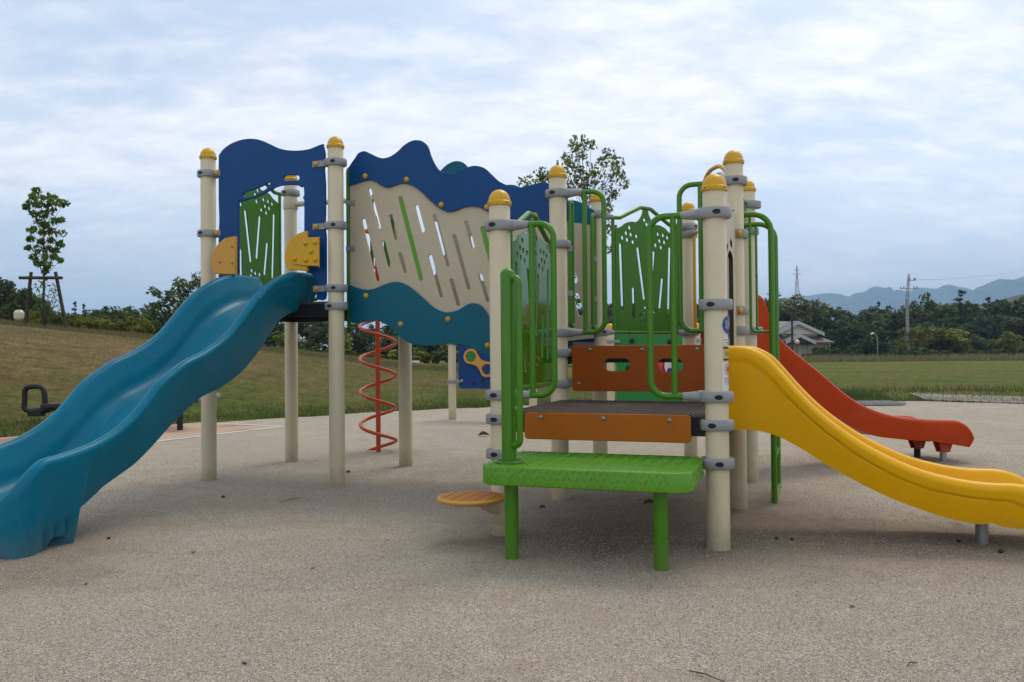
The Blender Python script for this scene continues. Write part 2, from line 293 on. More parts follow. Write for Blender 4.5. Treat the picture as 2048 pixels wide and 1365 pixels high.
# ------------------------------------------------------------------ mesh builder
def base_of(o):
    v = Vector((0, 0, 0))
    while o is not None: v = v + o.location; o = o.parent
    return v
def tag(o, label=None, cat=None, group=None, kind=None):
    for k, v in (('label', label), ('category', cat), ('group', group), ('kind', kind)):
        if v: o[k] = v
    return o
def link(name, me, parent=None, mats=(), angle=40):
    for mm in mats: me.materials.append(mm)
    me.shade_smooth(); me.set_sharp_from_angle(angle=rad(angle))
    o = bpy.data.objects.new(name, me); COL.objects.link(o)
    if parent is not None: o.parent = parent
    return o
def empty(name, loc, label=None, cat=None, group=None):
    o = bpy.data.objects.new(name, None); COL.objects.link(o); o.location = loc; o.empty_display_size = .2
    return tag(o, label, cat, group)
class MB:
    def __init__(s): s.v = []; s.f = []; s.mi = []
    def add(s, vs, fs, mi=0):
        k = len(s.v); s.v += [tuple(v) for v in vs]
        for f in fs: s.f.append(tuple(i+k for i in f)); s.mi.append(mi)
        return s
    def box(s, c, x, y, z, mi=0):
        """c centre; x, y, z half-extent vectors"""
        c, x, y, z = map(Vector, (c, x, y, z))
        vs = [c+x*a+y*b+z*d for d in (-1, 1) for b in (-1, 1) for a in (-1, 1)]
        return s.add(vs, [(0, 2, 3, 1), (4, 5, 7, 6), (0, 1, 5, 4), (2, 6, 7, 3), (0, 4, 6, 2), (1, 3, 7, 5)], mi)
    def tube(s, path, r, n=12, closed=False, caps=True, mi=0, flat=1.0):
        P = [Vector(p) for p in path]; k = len(P); rs = r if isinstance(r, (list, tuple)) else [r]*k
        T = [((P[(i+1) % k]-P[i-1]) if closed else (P[min(i+1, k-1)]-P[max(i-1, 0)])).normalized() for i in range(k)]
        up = Vector((0, 0, 1)) if abs(T[0].z) < .9 else Vector((1, 0, 0))
        nrm = (up - T[0]*up.dot(T[0])).normalized(); vs = []; fs = []
        for i in range(k):
            nrm = (nrm - T[i]*nrm.dot(T[i])).normalized(); b = T[i].cross(nrm)
            for j in range(n):
                a = 2*PI*j/n; vs.append(P[i] + (nrm*math.cos(a) + b*math.sin(a)*flat)*rs[i])
        for i in range(k if closed else k-1):
            for j in range(n):
                a, b2 = i*n, ((i+1) % k)*n
                fs.append((a+j, a+(j+1) % n, b2+(j+1) % n, b2+j))
        if caps and not closed:
            fs.append(tuple(range(n-1, -1, -1))); fs.append(tuple((k-1)*n+j for j in range(n)))
        return s.add(vs, fs, mi)
    def lathe(s, c, prof, n=24, axis=Vector((0, 0, 1)), mi=0, capb=True):
        """prof: (r, h) from bottom to top along axis"""
        c = Vector(c); q = Vector((0, 0, 1)).rotation_difference(Vector(axis).normalized()); vs = []; fs = []
        for r, h in prof:
            for j in range(n):
                a = 2*PI*j/n; vs.append(c + q @ Vector((r*math.cos(a), r*math.sin(a), h)))
        for i in range(len(prof)-1):
            for j in range(n): fs.append((i*n+j, i*n+(j+1) % n, (i+1)*n+(j+1) % n, (i+1)*n+j))
        if capb: fs.append(tuple(range(n-1, -1, -1)))
        fs.append(tuple((len(prof)-1)*n+j for j in range(n)))
        return s.add(vs, fs, mi)
    def dome(s, c, r, axis, h=None, n=14, mi=0):
        h = h or r
        return s.lathe(c, [(r, 0)]+[(r*math.cos(a), h*math.sin(a)) for a in (.35, .7, 1.0, 1.25, 1.45)], n, axis, mi)
    def prism(s, poly, z0, z1, mi=0):
        k = len(poly); vs = [Vector((*p, z0)) for p in poly]+[Vector((*p, z1)) for p in poly]
        fs = [tuple(range(k-1, -1, -1)), tuple(range(k, 2*k))]+[(i, (i+1) % k, k+(i+1) % k, k+i) for i in range(k)]
        return s.add(vs, fs, mi)
    def mesh(s, off=Vector((0, 0, 0)), name='mesh'):
        me = bpy.data.meshes.new(name); me.from_pydata([tuple(Vector(v)-off) for v in s.v], [], s.f)
        me.polygons.foreach_set('material_index', s.mi); me.update()
        bm = bmesh.new(); bm.from_mesh(me); bmesh.ops.recalc_face_normals(bm, faces=bm.faces); bm.to_mesh(me); bm.free()
        return me
    def build(s, name, mats, parent=None, angle=40, local=False):
        mats = mats if isinstance(mats, (list, tuple)) else [mats]
        off = Vector((0, 0, 0)) if local or parent is None else base_of(parent)
        return link(name, s.mesh(off, name), parent, mats, angle)
def bevel_mesh(me, wdt, seg=2, angle=30):
    bm = bmesh.new(); bm.from_mesh(me)
    es = [e for e in bm.edges if len(e.link_faces) == 2 and e.calc_face_angle(0) > rad(angle)]
    bmesh.ops.bevel(bm, geom=es, offset=wdt, segments=seg, affect='EDGES', profile=.5, clamp_overlap=True)
    bm.to_mesh(me); bm.free()
def fillet(pts, r, n=6):
    P = [Vector(p) for p in pts]; o = [P[0]]
    for i in range(1, len(P)-1):
        a, b, c = P[i-1], P[i], P[i+1]; d1 = (a-b); d2 = (c-b); ang = d1.angle(d2)
        rr = r[i-1] if isinstance(r, (list, tuple)) else r
        t = min(rr/math.tan(ang/2), d1.length*.49, d2.length*.49); rr = t*math.tan(ang/2)
        d1.normalize(); d2.normalize(); cc = b + (d1+d2).normalized()*(rr/math.sin(ang/2))
        s, e = b+d1*t-cc, b+d2*t-cc
        for k in range(n+1):
            q = s.normalized().slerp(e.normalized(), k/n)*rr
            o.append(cc+q)
    o.append(P[-1]); return o
def sheet(name, loops, thick, mtx, mats, parent, bev=.004):
    """flat board with openings: loops of (u, z); first the outline; mtx takes (u, z, normal) to the world"""
    cu = bpy.data.curves.new('tmp', 'CURVE'); cu.dimensions = '2D'; cu.fill_mode = 'BOTH'
    cu.extrude = thick/2-bev; cu.bevel_depth = bev; cu.bevel_resolution = 1; cu.offset = -bev
    for lp in loops:
        sp = cu.splines.new('POLY'); sp.points.add(len(lp)-1); sp.use_cyclic_u = True
        for p, q in zip(sp.points, lp): p.co = (q[0], q[1], 0, 1)
    ob = bpy.data.objects.new('tmp', cu); COL.objects.link(ob)
    dg = bpy.context.evaluated_depsgraph_get(); dg.update()
    me = bpy.data.meshes.new_from_object(ob.evaluated_get(dg))
    bpy.data.objects.remove(ob); bpy.data.curves.remove(cu)
    mats = mats if isinstance(mats, (list, tuple)) else [mats]
    me.materials.clear()
    if len(mats) > 1:
        for p in me.polygons: p.material_index = 1 if abs(p.normal.z) < .5 else 0
    else:
        for p in me.polygons: p.material_index = 0
    me.transform(mtx); me.transform(Matrix.Translation(-base_of(parent)))
    bm = bmesh.new(); bm.from_mesh(me); bmesh.ops.remove_doubles(bm, verts=bm.verts, dist=1e-5); bmesh.ops.recalc_face_normals(bm, faces=bm.faces); bm.to_mesh(me); bm.free()
    nz = [abs(p.normal.dot(Vector(mtx.col[2][:3]))) > .97 for p in me.polygons]
    o = link(name, me, parent, mats, 35)
    for p, f_ in zip(me.polygons, nz):
        if f_: p.use_smooth = False
    return o
def slot(a, b, w, n=6):
    """rounded slot between two end points"""
    a, b = Vector((*a, 0)), Vector((*b, 0)); d = b-a; ang = math.atan2(d.y, d.x); r = w/2; o = []
    for k in range(n+1): t = ang+PI/2+PI*k/n; o.append((a.x+r*math.cos(t), a.y+r*math.sin(t)))
    for k in range(n+1): t = ang-PI/2+PI*k/n; o.append((b.x+r*math.cos(t), b.y+r*math.sin(t)))
    return o
def circ(c, r, n=12): return [(c[0]+r*math.cos(2*PI*k/n), c[1]+r*math.sin(2*PI*k/n)) for k in range(n)]
def rrect(x0, y0, x1, y1, r, n=4):
    o = []
    for cx, cy, a0 in ((x1-r, y1-r, 0), (x0+r, y1-r, PI/2), (x0+r, y0+r, PI), (x1-r, y0+r, 3*PI/2)):
        for k in range(n+1): t = a0+PI/2*k/n; o.append((cx+r*math.cos(t), cy+r*math.sin(t)))
    return o

# ------------------------------------------------------------------ survey of the play structure
TH, S = .3343, 1.1307
A2 = Vector((math.cos(TH), -math.sin(TH), 0)); B2 = Vector((math.sin(TH), math.cos(TH), 0)); Z = Vector((0, 0, 1))
pE = Vector((-.0615, 4.678, 0)); pA = Vector((-2.357, 6.781, 0))
P = dict(E=pE, F=pE+A2*S, G=pE+B2*S, H=pE+A2*S+B2*S, I=pE+2*S*B2, J=pE+A2*S+2*S*B2, A=pA, B=pA+A2*S, C=pA+B2*S, D=pA+A2*S+B2*S)
P['K'] = (P['I']+P['J'])/2 + B2*S*.866
D1, D2, D4 = .65, 1.0, 1.35
PR = .057

# ------------------------------------------------------------------ the ground
def ss(a, b, x):
    t = np.clip((x-a)/(b-a), 0, 1); return t*t*(3-2*t)
GB = np.array([(-40, -8), (-18, -4), (-12, 3.5), (-9, 7.2), (-6.04, 10.3), (-3.77, 12.75), (-2.92, 13.3), (-1.97, 14.1), (-1.34, 14.5), (-.35, 15.1), (2, 15.6), (6.2, 15.5), (7.3, 15.45), (8.6, 14.75), (14, 13.8), (40, 12)])
def yb(x): return np.interp(x, GB[:, 0], GB[:, 1])
RX = np.array([(-60, 3.4), (-25, 2.6), (-14.6, 1.84), (-10.4, 1.38), (-4.8, .74), (-2.85, .46), (-.56, .36), (.6, .22), (2.5, .05), (5, 0), (300, 0)])
def terr(x, y):
    x = np.asarray(x, float); y = np.asarray(y, float)
    e = y - yb(np.clip(x, -40, 40)); e = np.where(x < -12, np.maximum(e, (-10-x)*.9), e)
    rz = np.interp(x, RX[:, 0], RX[:, 1])
    z = rz*np.clip(e/11.0, 0, 1)**.85*np.where(e > 0, 1, 0)
    z = rz*(1-(1-np.clip(e/11.5, 0, 1))**1.7)
    z = z*(1-.75*ss(27, 48, y))
    z = z - .030 + .045*ss(0, 1.2, e)
    z = z - .0165*np.clip(y-50, 0, 55) - .002*np.clip(y-105, 0, 4000)*0
    z = z + np.where(e > .3, .018*np.sin(x*1.3+.7*np.sin(y*.9))*np.sin(y*1.1+x*.35), 0)
    return z
def grid(name, xs, ys, zf, mat, kind):
    X, Y = np.meshgrid(xs, ys); Zz = zf(X, Y); v = np.stack([X, Y, Zz], -1).reshape(-1, 3); nx = len(xs)
    f = [(j*nx+i, j*nx+i+1, (j+1)*nx+i+1, (j+1)*nx+i) for j in range(len(ys)-1) for i in range(nx-1)]
    me = bpy.data.meshes.new(name); me.from_pydata(v.tolist(), [], f); me.update()
    o = link(name, me, None, [mat], 60); tag(o, kind=kind); return o
xs = np.unique(np.r_[-4000, -1500, -500, -200, -90, np.arange(-50, 50.1, .8), 90, 200, 500, 1500, 4000])
ys = np.unique(np.r_[-12, -6, np.arange(0, 32, .5), np.arange(32, 60, 2), 70, 80, 90, 105, 130, 200, 400, 900, 2000, 4200])
grid('grass_ground', xs, ys, terr, M['grass'], 'structure')
# gravel sheet with a ragged back edge
rnd = random.Random(5)
gx = np.arange(-30, 40.01, .12); top = [(x, float(yb(x)) + .10*math.sin(x*2.1)+.06*math.sin(x*5.3+1)+rnd.uniform(-.05, .05)) for x in gx if yb(x) > -9]
rows = [top]; nr = 26
vs = []; fs = []
for j in range(nr+1):
    t = (j/nr)
    for x, y in top:
        yy = -9 + (y+9)*t
        vs.append((x, yy, .0 + .0012*math.sin(x*1.7+yy)*math.sin(yy*2.3+.5*x)))
k = len(top)
for j in range(nr):
    for i in range(k-1): fs.append((j*k+i, j*k+i+1, (j+1)*k+i+1, (j+1)*k+i))
me = bpy.data.meshes.new('gravel_ground'); me.from_pydata(vs, [], fs); me.update()
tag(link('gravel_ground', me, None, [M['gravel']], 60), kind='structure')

# ------------------------------------------------------------------ the play structure
C0 = (P['E']+P['B']+P['I'])/3
ROOT = empty('play_structure', (C0.x, C0.y, 0), 'large multicoloured playground climbing frame with cream posts, three slides and a wavy panelled bridge', 'playground structure')
def ex(p, z): return Vector((p.x, p.y, z))

# post > cap, clamp
POSTS = {}
CAPB = dict(A=318, B=296, C=362, E=411, F=382, G=356, H=328, I=404, K=424, J=383)
CAPT = dict(A=299, B=274, C=351, E=382, F=350, G=332, H=303, I=384, K=409, J=363)
for k in 'ABCDEFGHIJK':
    p = P[k]; zt = zpost(p, CAPB[k]) if k in CAPB else zpost(P['C'], CAPB['C'])
    mb = MB(); mb.lathe(ex(p, -.1), [(PR, 0), (PR, zt+.1-.004), (PR-.003, zt+.1)], 32)
    po = mb.build('post', M['cream'], ROOT, 50); POSTS[k] = po
    cp = MB(); r = .0635
    cp.lathe(ex(p, zt-.004), [(r, 0), (r+.002, .004), (r+.002, .020), (r-.002, .024), (r-.0045, .026)]+[((r-.0045)*math.cos(a), .026+.062*math.sin(a)) for a in np.linspace(.1, 1.5, 9)], 32)
    for a in np.linspace(0, 2*PI, 5)[:4]:
        d = Vector((math.cos(a+.6), math.sin(a+.6), 0)); cp.dome(ex(p, zt+.008)+d*r, .005, d, .003, 8, 1)
    cp.build('cap', [M['yellow'], M['dark']], po, 40)
def clamp(k, z, d=None, cone=False, ear=None, ext=.082):
    """cast ring; d: direction of its lobe; cone: tapered socket towards d; ear: (direction, length) lug with a yellow dome"""
    p = P[k]; mb = MB(); h = .026
    d = (d or A2).normalized(); e = Z.cross(d)
    poly = []
    for i in range(48):
        a = 2*PI*i/48; c, s_ = math.cos(a), math.sin(a)
        x = math.copysign(abs(c)**.75, c)*ext; y = math.copysign(abs(s_)**.9, s_)*.0715
        poly.append(p+d*x+e*y)
    for z0, q in ((-h, .93), (-h+.006, 1), (h-.006, 1), (h, .93)):
        mb.v += [tuple(ex(p, z+z0)+(v-p)*q) for v in poly]
    for r_ in range(3):
        for i in range(48): mb.f.append((r_*48+i, r_*48+(i+1) % 48, (r_+1)*48+(i+1) % 48, (r_+1)*48+i)); mb.mi.append(0)
    mb.f.append(tuple(range(47, -1, -1))); mb.mi.append(0); mb.f.append(tuple(144+i for i in range(48))); mb.mi.append(0)
    # flat dark ovals front and back, painting the shade of bolt recesses
    for sgn in (-1, 1):
        for off in (-.018,):
            fr = Vector((0, -1, 0)) if sgn < 0 else Vector((0, 1, 0))
            fd = (e*sgn); q = p + d*(-.02) + fd*.0700
            mb.v, mb.f, mb.mi = mb.v, mb.f, mb.mi
            pts = [ex(q, z)+d*(.021*math.cos(t))*(1.15 if math.cos(t) > 0 else .8)+Z*(.0125*math.sin(t))+fd*.0022 for t in np.linspace(0, 2*PI, 15)[:-1]]
            kk = len(mb.v); mb.v += [tuple(v) for v in pts]; mb.f.append(tuple(range(kk, kk+14))); mb.mi.append(1)
    if cone:
        b0 = ex(p, z)+d*.052
        mb.tube([b0, b0+d*.034, b0+d*.036, b0+d*.105, b0+d*.112], [.031, .031, .028, .0195, .0185], 16)
    if ear:
        ed, ln = ear; ed = ed.normalized(); ee = Z.cross(ed); q = ex(p, z)+ed*(.05+ln/2)
        mb.box(q+ed*.018, ed*(ln/2+.012), ee*.020, Z*.022)
        tip = ex(p, z)+ed*(.05+ln)
        if tip.y > p.y-5:
            f = -B2
            if abs(ed.dot(B2)) > .7: tip = tip+A2*.035+B2*.03
            mb.lathe(tip-f*.028, [(.021, 0), (.021, .052)], 14, f)
            mb.dome(tip+f*.022, .019, f, .017, 14, 2)
    return mb.build('clamp', [M['grey'], M['dark'], M['yellow']], POSTS[k], 45)
zp = zpost
ZEF1 = (zp(P['E'], 453)+zp(P['F'], 427))/2; ZEF2 = (zp(P['E'], 787)+zp(P['F'], 797))/2
ZGH1 = (zp(P['G'], 389)+zp(P['H'], 363))/2; ZGH2 = (zp(P['G'], 665)+zp(P['H'], 662))/2
ZIK1 = (zp(P['I'], 433)+zp(P['K'], 452))/2; ZIK2 = (zp(P['I'], 666)+zp(P['K'], 665))/2
ZAB = [zp(P['B'], y) for y in (326, 452, 577)]
KI = (P['K']-P['I']).normalized(); JK = (P['K']-P['J']).normalized(); NJK = JK.cross(Z)
clamp('E', ZEF1, A2, True); clamp('E', ZEF2, A2, True); clamp('E', zp(P['E'], 838), A2); clamp('E', zp(P['E'], 907), A2)
clamp('F', ZEF1, -A2, True); clamp('F', zp(P['F'], 610), A2); clamp('F', ZEF2, -A2, True); clamp('F', zp(P['F'], 850), A2); clamp('F', zp(P['F'], 926), -A2)
clamp('G', ZGH1, A2, True); clamp('G', zp(P['G'], 490), A2); clamp('G', ZGH2, A2, True); clamp('G', zp(P['G'], 706), A2); clamp('G', zp(P['G'], 767), A2)
clamp('H', ZGH1, -A2, True); clamp('H', zp(P['H'], 470), A2, ear=(-B2, .03)); clamp('H', zp(P['H'], 622), A2, ear=(-B2, .03)); clamp('H', zp(P['H'], 662), A2)
clamp('I', ZIK1, KI, True); clamp('I', ZIK2, KI, True)
clamp('K', ZIK1, -KI, True); clamp('K', ZIK2, -KI, True); clamp('K', ZIK1-.07, -JK, True)
clamp('J', zp(P['J'], 411), A2, ext=.1); clamp('J', zp(P['J'], 464), A2); clamp('J', zp(P['J'], 662), A2, ext=.1)
for z in ZAB[:2]: clamp('A', z, A2, ear=(A2, .045))
for z in ZAB: clamp('B', z, -A2, ear=(-A2, .105))
clamp('B', zp(P['B'], 613), A2); clamp('A', zp(P['B'], 613)+.0, A2); clamp('C', zp(P['C'], 387), A2)

# decks: a brown mesh plate on a black steel frame
def deck(corners, z, label=None):
    c = sum(corners, Vector())/len(corners); ins = [c+(q-c)*.965 for q in corners]
    mb = MB(); mb.prism([(q.x, q.y) for q in ins], z-.010, z)
    # raised ribs of the mesh, running front to back
    if len(corners) == 4:
        a, b_, d_, e_ = ins      # a-b front, e-d back
        nrib = 44
        for i in range(nrib):
            t0, t1 = (i+.15)/nrib, (i+.62)/nrib
            mb.add([ex(a.lerp(b_, t0), z), ex(a.lerp(b_, t1), z), ex(e_.lerp(d_, t1), z), ex(e_.lerp(d_, t0), z),
                    ex(a.lerp(b_, t0), z+.005), ex(a.lerp(b_, t1), z+.005), ex(e_.lerp(d_, t1), z+.005), ex(e_.lerp(d_, t0), z+.005)],
                   [(4, 5, 6, 7), (0, 1, 5, 4), (1, 2, 6, 5), (2, 3, 7, 6), (3, 0, 4, 7)])
    o = mb.build('deck', M['deck'], ROOT, 30)
    fr = MB()
    for i in range(len(ins)):
        a, b_ = ins[i], ins[(i+1) % len(ins)]; d_ = (b_-a); n_ = d_.normalized().cross(Z)
        fr.box(ex((a+b_)/2, z-.058)-n_*.012, d_/2*.985, n_*.012, Z*.046)
    fr.build('frame', M['black'], o, 30)
    return o
deck([P['E'], P['F'], P['H'], P['G']], D1); deck([P['G'], P['H'], P['J'], P['I']], D2)
deck([P['I'], P['J'], P['K']], D2); deck([P['A'], P['B'], P['D'], P['C']], D4)

# arch panel at the head of the teal slide
def bolts(parent, pl, pts, r, off, mat, name='screw', h=None, uz=False):
    for q in pts:
        u, z = q if uz else pl.uz(*q)
        mb = MB(); c = pl.pt(u, z, off)
        mb.lathe(c, [(r*1.15, 0), (r*1.15, r*.25)], 14, pl.n); mb.dome(c+pl.n*(r*.25), r, pl.n, h or r*.75, 14)
        mb.build(name, mat, parent)
pAB = Plane(P['A'], A2)
o_px = [(438.6, 590), (438.6, 470), (440, 440), (438.6, 400), (438.6, 312), (448.6, 298.6), (465.7, 287), (485.7, 280), (505.7, 278.3), (522.9, 281.4), (540, 288.6), (557, 296.6), (574, 300.9), (591.4, 302), (608.6, 300.9), (622.9, 297.7), (637, 292), (647, 288.5), (650.5, 291), (651, 320), (649.5, 340), (651.5, 370), (651.5, 430), (650, 455), (653, 475), (653, 567), (651.5, 598.6), (636, 599), (634, 588), (635, 567), (628.6, 553), (618.6, 545.7), (612, 543)]
i_px = [(609.4, 520), (609.4, 382.9), (604, 375.7), (594, 371.4), (577, 370.9), (560, 372.9), (545.7, 378.6), (531, 387), (514, 394.9), (494, 400.6), (482, 404.5), (478.6, 410), (478.6, 530), (476, 548), (470, 590)]
sl1 = [(492.9, 384.3), (508.6, 380), (525.7, 372.9), (536, 366.8), (540, 366.6), (541, 369.5), (531.4, 380), (517, 388.6), (502.9, 394.3), (491, 394.8), (487.6, 391), (488.5, 387)]
arch_out = smooth(pAB.trace(o_px[:5]), 1)[:-1]+smooth(pAB.trace(o_px[4:18]), 4)+smooth(pAB.trace(o_px[18:]), 2)[1:]+pAB.trace([(609.4, 543)])+smooth(pAB.trace(i_px), 3)
sl2 = pAB.trace([(573, 356.8), (595.5, 356.8)]); 
arch_holes = [smooth(pAB.trace(sl1), 3, True), slot(sl2[0], sl2[1], .040)]
ap = sheet('arch_panel', [arch_out]+arch_holes, .022, pAB.mat(.0), M['navy'], ROOT)
# yellow cheek plates either side of the slide mouth
pl2 = Plane(P['A']-B2*.10, A2)
q1 = [(472.9, 472.9), (472.9, 550), (431.4, 548.6), (425.7, 538.6), (423.4, 524.3), (427, 507), (437, 490), (451.4, 477)]
ck = sheet('cheek_plate', [smooth(pl2.trace(q1[2:]), 4)[:-1]+pl2.trace([(451.4, 477), (472.9, 472.9), (472.9, 550)])], .030, pl2.mat(), M['amber'], ROOT, .007)
bolts(ck, pl2, [(466.6, 494), (442.6, 524.6), (466.6, 527)], .009, .015, M['bolt'], 'bolt')
q2 = [(615.7, 462.9), (615.7, 542.9), (580, 540), (574.3, 532.9), (571, 518.6), (572.9, 501.4), (580, 484.3), (594, 470), (608.6, 463.7)]
ck = sheet('cheek_plate', [smooth(pl2.trace(q2[2:]), 4)+pl2.trace([(615.7, 462.9), (615.7, 542.9)])], .030, pl2.mat(), M['yellow'], ROOT, .007)
pl3 = Plane(P['A']-B2*.122, A2)
kn = sheet('knob_plate', [smooth(pl3.trace([(614, 476), (638, 475), (638.6, 478), (638.6, 532), (637, 533), (614, 532), (600, 530.5), (586, 528), (583.5, 522), (590, 514), (598, 498), (606, 482)]), 2, True)], .014, pl3.mat(), M['yellow'], ck, .004)
bolts(ck, pl3, [(612, 487), (631.4, 485.7), (622.9, 503.7), (590.9, 518.6), (612.9, 520.9), (632, 520)], .017, .006, M['yellow'], 'knob', .016)

# the wavy bridge panels
pF = Plane(P['B']+B2*.2, A2); OFFB = Vector((0, 0, 0))
navy_t = [(701, 336), (706, 328), (713.7, 317), (720.4, 307.8), (732, 304), (744, 308.9), (759, 316), (771, 318), (784.4, 314), (798, 304.8), (811.4, 292), (825, 284), (836.7, 282), (848.5, 285), (858.6, 295), (865, 314), (873.7, 332), (883.8, 344), (897, 348), (912.5, 346.6), (929, 339), (946, 333.8), (959.6, 334), (973, 339), (986.6, 351.6), (1000, 363.8), (1017, 372), (1037, 376), (1054, 374.6), (1071, 369.5), (1084, 367), (1098, 368.5), (1115, 376), (1137, 390)]
navy_b = [(701, 373), (713.7, 369.5), (730.5, 363.8), (744, 362), (755.8, 366), (766, 373), (777.7, 376.6), (791, 372.9), (803, 368.8), (814.8, 368.8), (828, 372.9), (845, 384.7), (860, 399.8), (875, 413), (889, 422), (900.7, 425), (916, 422), (929, 416), (946, 414), (963, 416.7), (976.5, 424), (1000, 434), (1043, 442), (1094, 446), (1137, 443)]
teal_t = [(701, 570), (713.7, 575), (734, 580), (752, 578), (771, 570), (788, 565), (801, 565), (814.8, 570), (831.6, 581.8), (851.8, 600), (872, 617), (889, 624), (902, 625), (919, 620.5), (936, 610.4), (949.5, 607), (963, 611), (973, 622), (983, 637), (1005, 655), (1045, 662), (1095, 655), (1137, 650)]
teal_b = [(701, 641), (707, 646), (717, 647.5), (734, 644.8), (752, 642.4), (766, 644.8), (781, 654), (794.6, 666), (811, 681), (831.6, 689.6), (855, 692), (878.8, 690.6), (902, 688), (922.6, 689.6), (942.8, 694.6), (963, 704.7), (983, 715), (1020, 727), (1070, 728), (1137, 722)]
c2 = lambda x, y: (680+x/2.968, 260+y/2.968)
slots_px = [((180, 357), (237, 578), 20), ((143, 540), (226, 890), 27), ((304, 515), (332, 646), 26), ((261, 672), (293, 803), 26), ((360, 742), (386, 840), 28), ((458, 458), (495, 598), 24), ((564, 515), (640, 803), 26), ((538, 755), (601, 985), 26), ((665, 897), (701, 1035), 28), ((682, 635), (763, 940), 27), ((752, 553), (789, 695), 26), ((835, 868), (876, 1011), 27), ((948, 840), (985, 985), 27), ((925, 600), (955, 715), 27), ((1010, 640), (1080, 900), 27)]
lime_px = [((362, 408), (483, 883), 28), ((850, 588), (930, 900), 30)]
scr_t = [(734, 353.7), (816.5, 360.7), (885.5, 411), (976.5, 415.7), (1072.5, 432), (1125, 415)]
scr_b = [(735.6, 592), (804.7, 649), (899, 639), (978, 691), (1060, 700)]
def bridge_panel(shift, tmat, bmat, front):
    mt = Matrix.Translation(shift)
    T = lambda pts, n=4: smooth(pF.trace(pts), n)
    top, nb, tt, tb = T(navy_t), T(navy_b), T(teal_t), T(teal_b)
    mid = lambda a, b, t=.5: [(p[0], p[1]*(1-t)+np.interp(p[0], [q[0] for q in b], [q[1] for q in b])*t) for p in a]
    ce_t = mid(nb, top, .35); ce_b = mid(tt, tb, .35)
    hol = [slot(pF.uz(*c2(*a)), pF.uz(*c2(*b)), wd/2.968*6.1/F) for a, b, wd in slots_px+lime_px]
    if not front:
        pB = Plane(P['B']+B2*.931, A2)
        hol = [slot(pB.uz(*c2(*a)), pB.uz(*c2(*b)), .045) for a, b in (((462, 455), (500, 605)), ((565, 560), (610, 735)), ((541, 745), (556, 850)), ((700, 905), (740, 1050)), ((790, 640), (850, 880)), ((1050, 700), (1090, 850)))]
        hol += [slot(pB.uz(1147, 545), pB.uz(1151, 562), .040), slot(pB.uz(1153, 592), pB.uz(1162, 627), .045)]
        for i, (a, b) in enumerate([((360, 500), (400, 660))]): hol.append(slot(pB.uz(*c2(*a)), pB.uz(*c2(*b)), .045))
    pan = sheet('bridge_panel', [ce_t+ce_b[::-1]]+hol, .018, mt @ pF.mat(), M['cream_panel'], ROOT, .003)
    for a, b, wd in (lime_px if front else []):
        sheet('insert', [slot(pF.uz(*c2(*a)), pF.uz(*c2(*b)), (wd-1)/2.968*6.1/F)], .012, mt @ pF.mat(), M['lime'], pan, .002)
    s1 = 1 if front else -1
    wv = sheet('wave_board', [top+nb[::-1]], .018, mt @ pF.mat(.019*s1), tmat, pan, .004)
    wb = sheet('wave_board', [tt+tb[::-1]], .018, mt @ pF.mat(.019*s1), bmat, pan, .004)
    if front:
        for pts in (scr_t, scr_b): bolts(pan, pF, pts, .017, .028, M['yellow'])
    # tube frames at both ends, with flat brackets
    for px, ztop, zbot, sg in ((697, 336, 652, 1), (1139, 402, 652, -1)):
        u = pF.uz(px, 500)[0]; zt, zb = pF.uz(px, ztop)[1], pF.uz(px, zbot)[1]
        p1 = pF.pt(u, zb)+shift; p2 = pF.pt(u, zt)+shift; bk = B2*.075*(1 if front else -1)
        mb = MB(); mb.tube(fillet([p1+bk, p1, p2, p2+bk, p1+bk*1.0+Vector((0, 0, .02))][:5], .035, 5), .0155, 12)
        fr = mb.build('end_frame', M['green'], pan)
        for yy in ((407, 498) if px < 1000 else (498, 587)):
            z_ = pF.uz(px, yy)[1]; mb = MB(); c = pF.pt(u+.03*sg, z_, .014*s1)+shift
            mb.box(c, A2*.034, B2*.004, Z*.019); mb.lathe(c+A2*.02*sg, [(.011, 0), (.011, .006), (.005, .010)], 10, -B2*s1)
            mb.lathe(pF.pt(u, z_-.019)+shift, [(.019, 0), (.019, .038)], 14)
            mb.build('bracket', M['grey'], pan)
    return pan
bridge_panel(Vector((0, 0, 0)), M['navy'], M['teal'], True)
bridge_panel(B2*.731, M['teal'], M['navy'], False)
# stepped bridge floor between the panels
mb = MB(); p0 = P['B']+B2*.23; Lb = (P['G']-P['B']).dot(A2)
for i in range(5):
    u0, u1 = Lb*i/5, Lb*(i+1)/5; z_ = D4-(D4-D2)*(i+.5)/5
    c = p0+A2*((u0+u1)/2)+B2*.335; mb.box(ex(c, z_-.03), A2*((u1-u0)/2), B2*.32, Z*.03)
mb.build('bridge_floor', M['deck'], ROOT, 30)

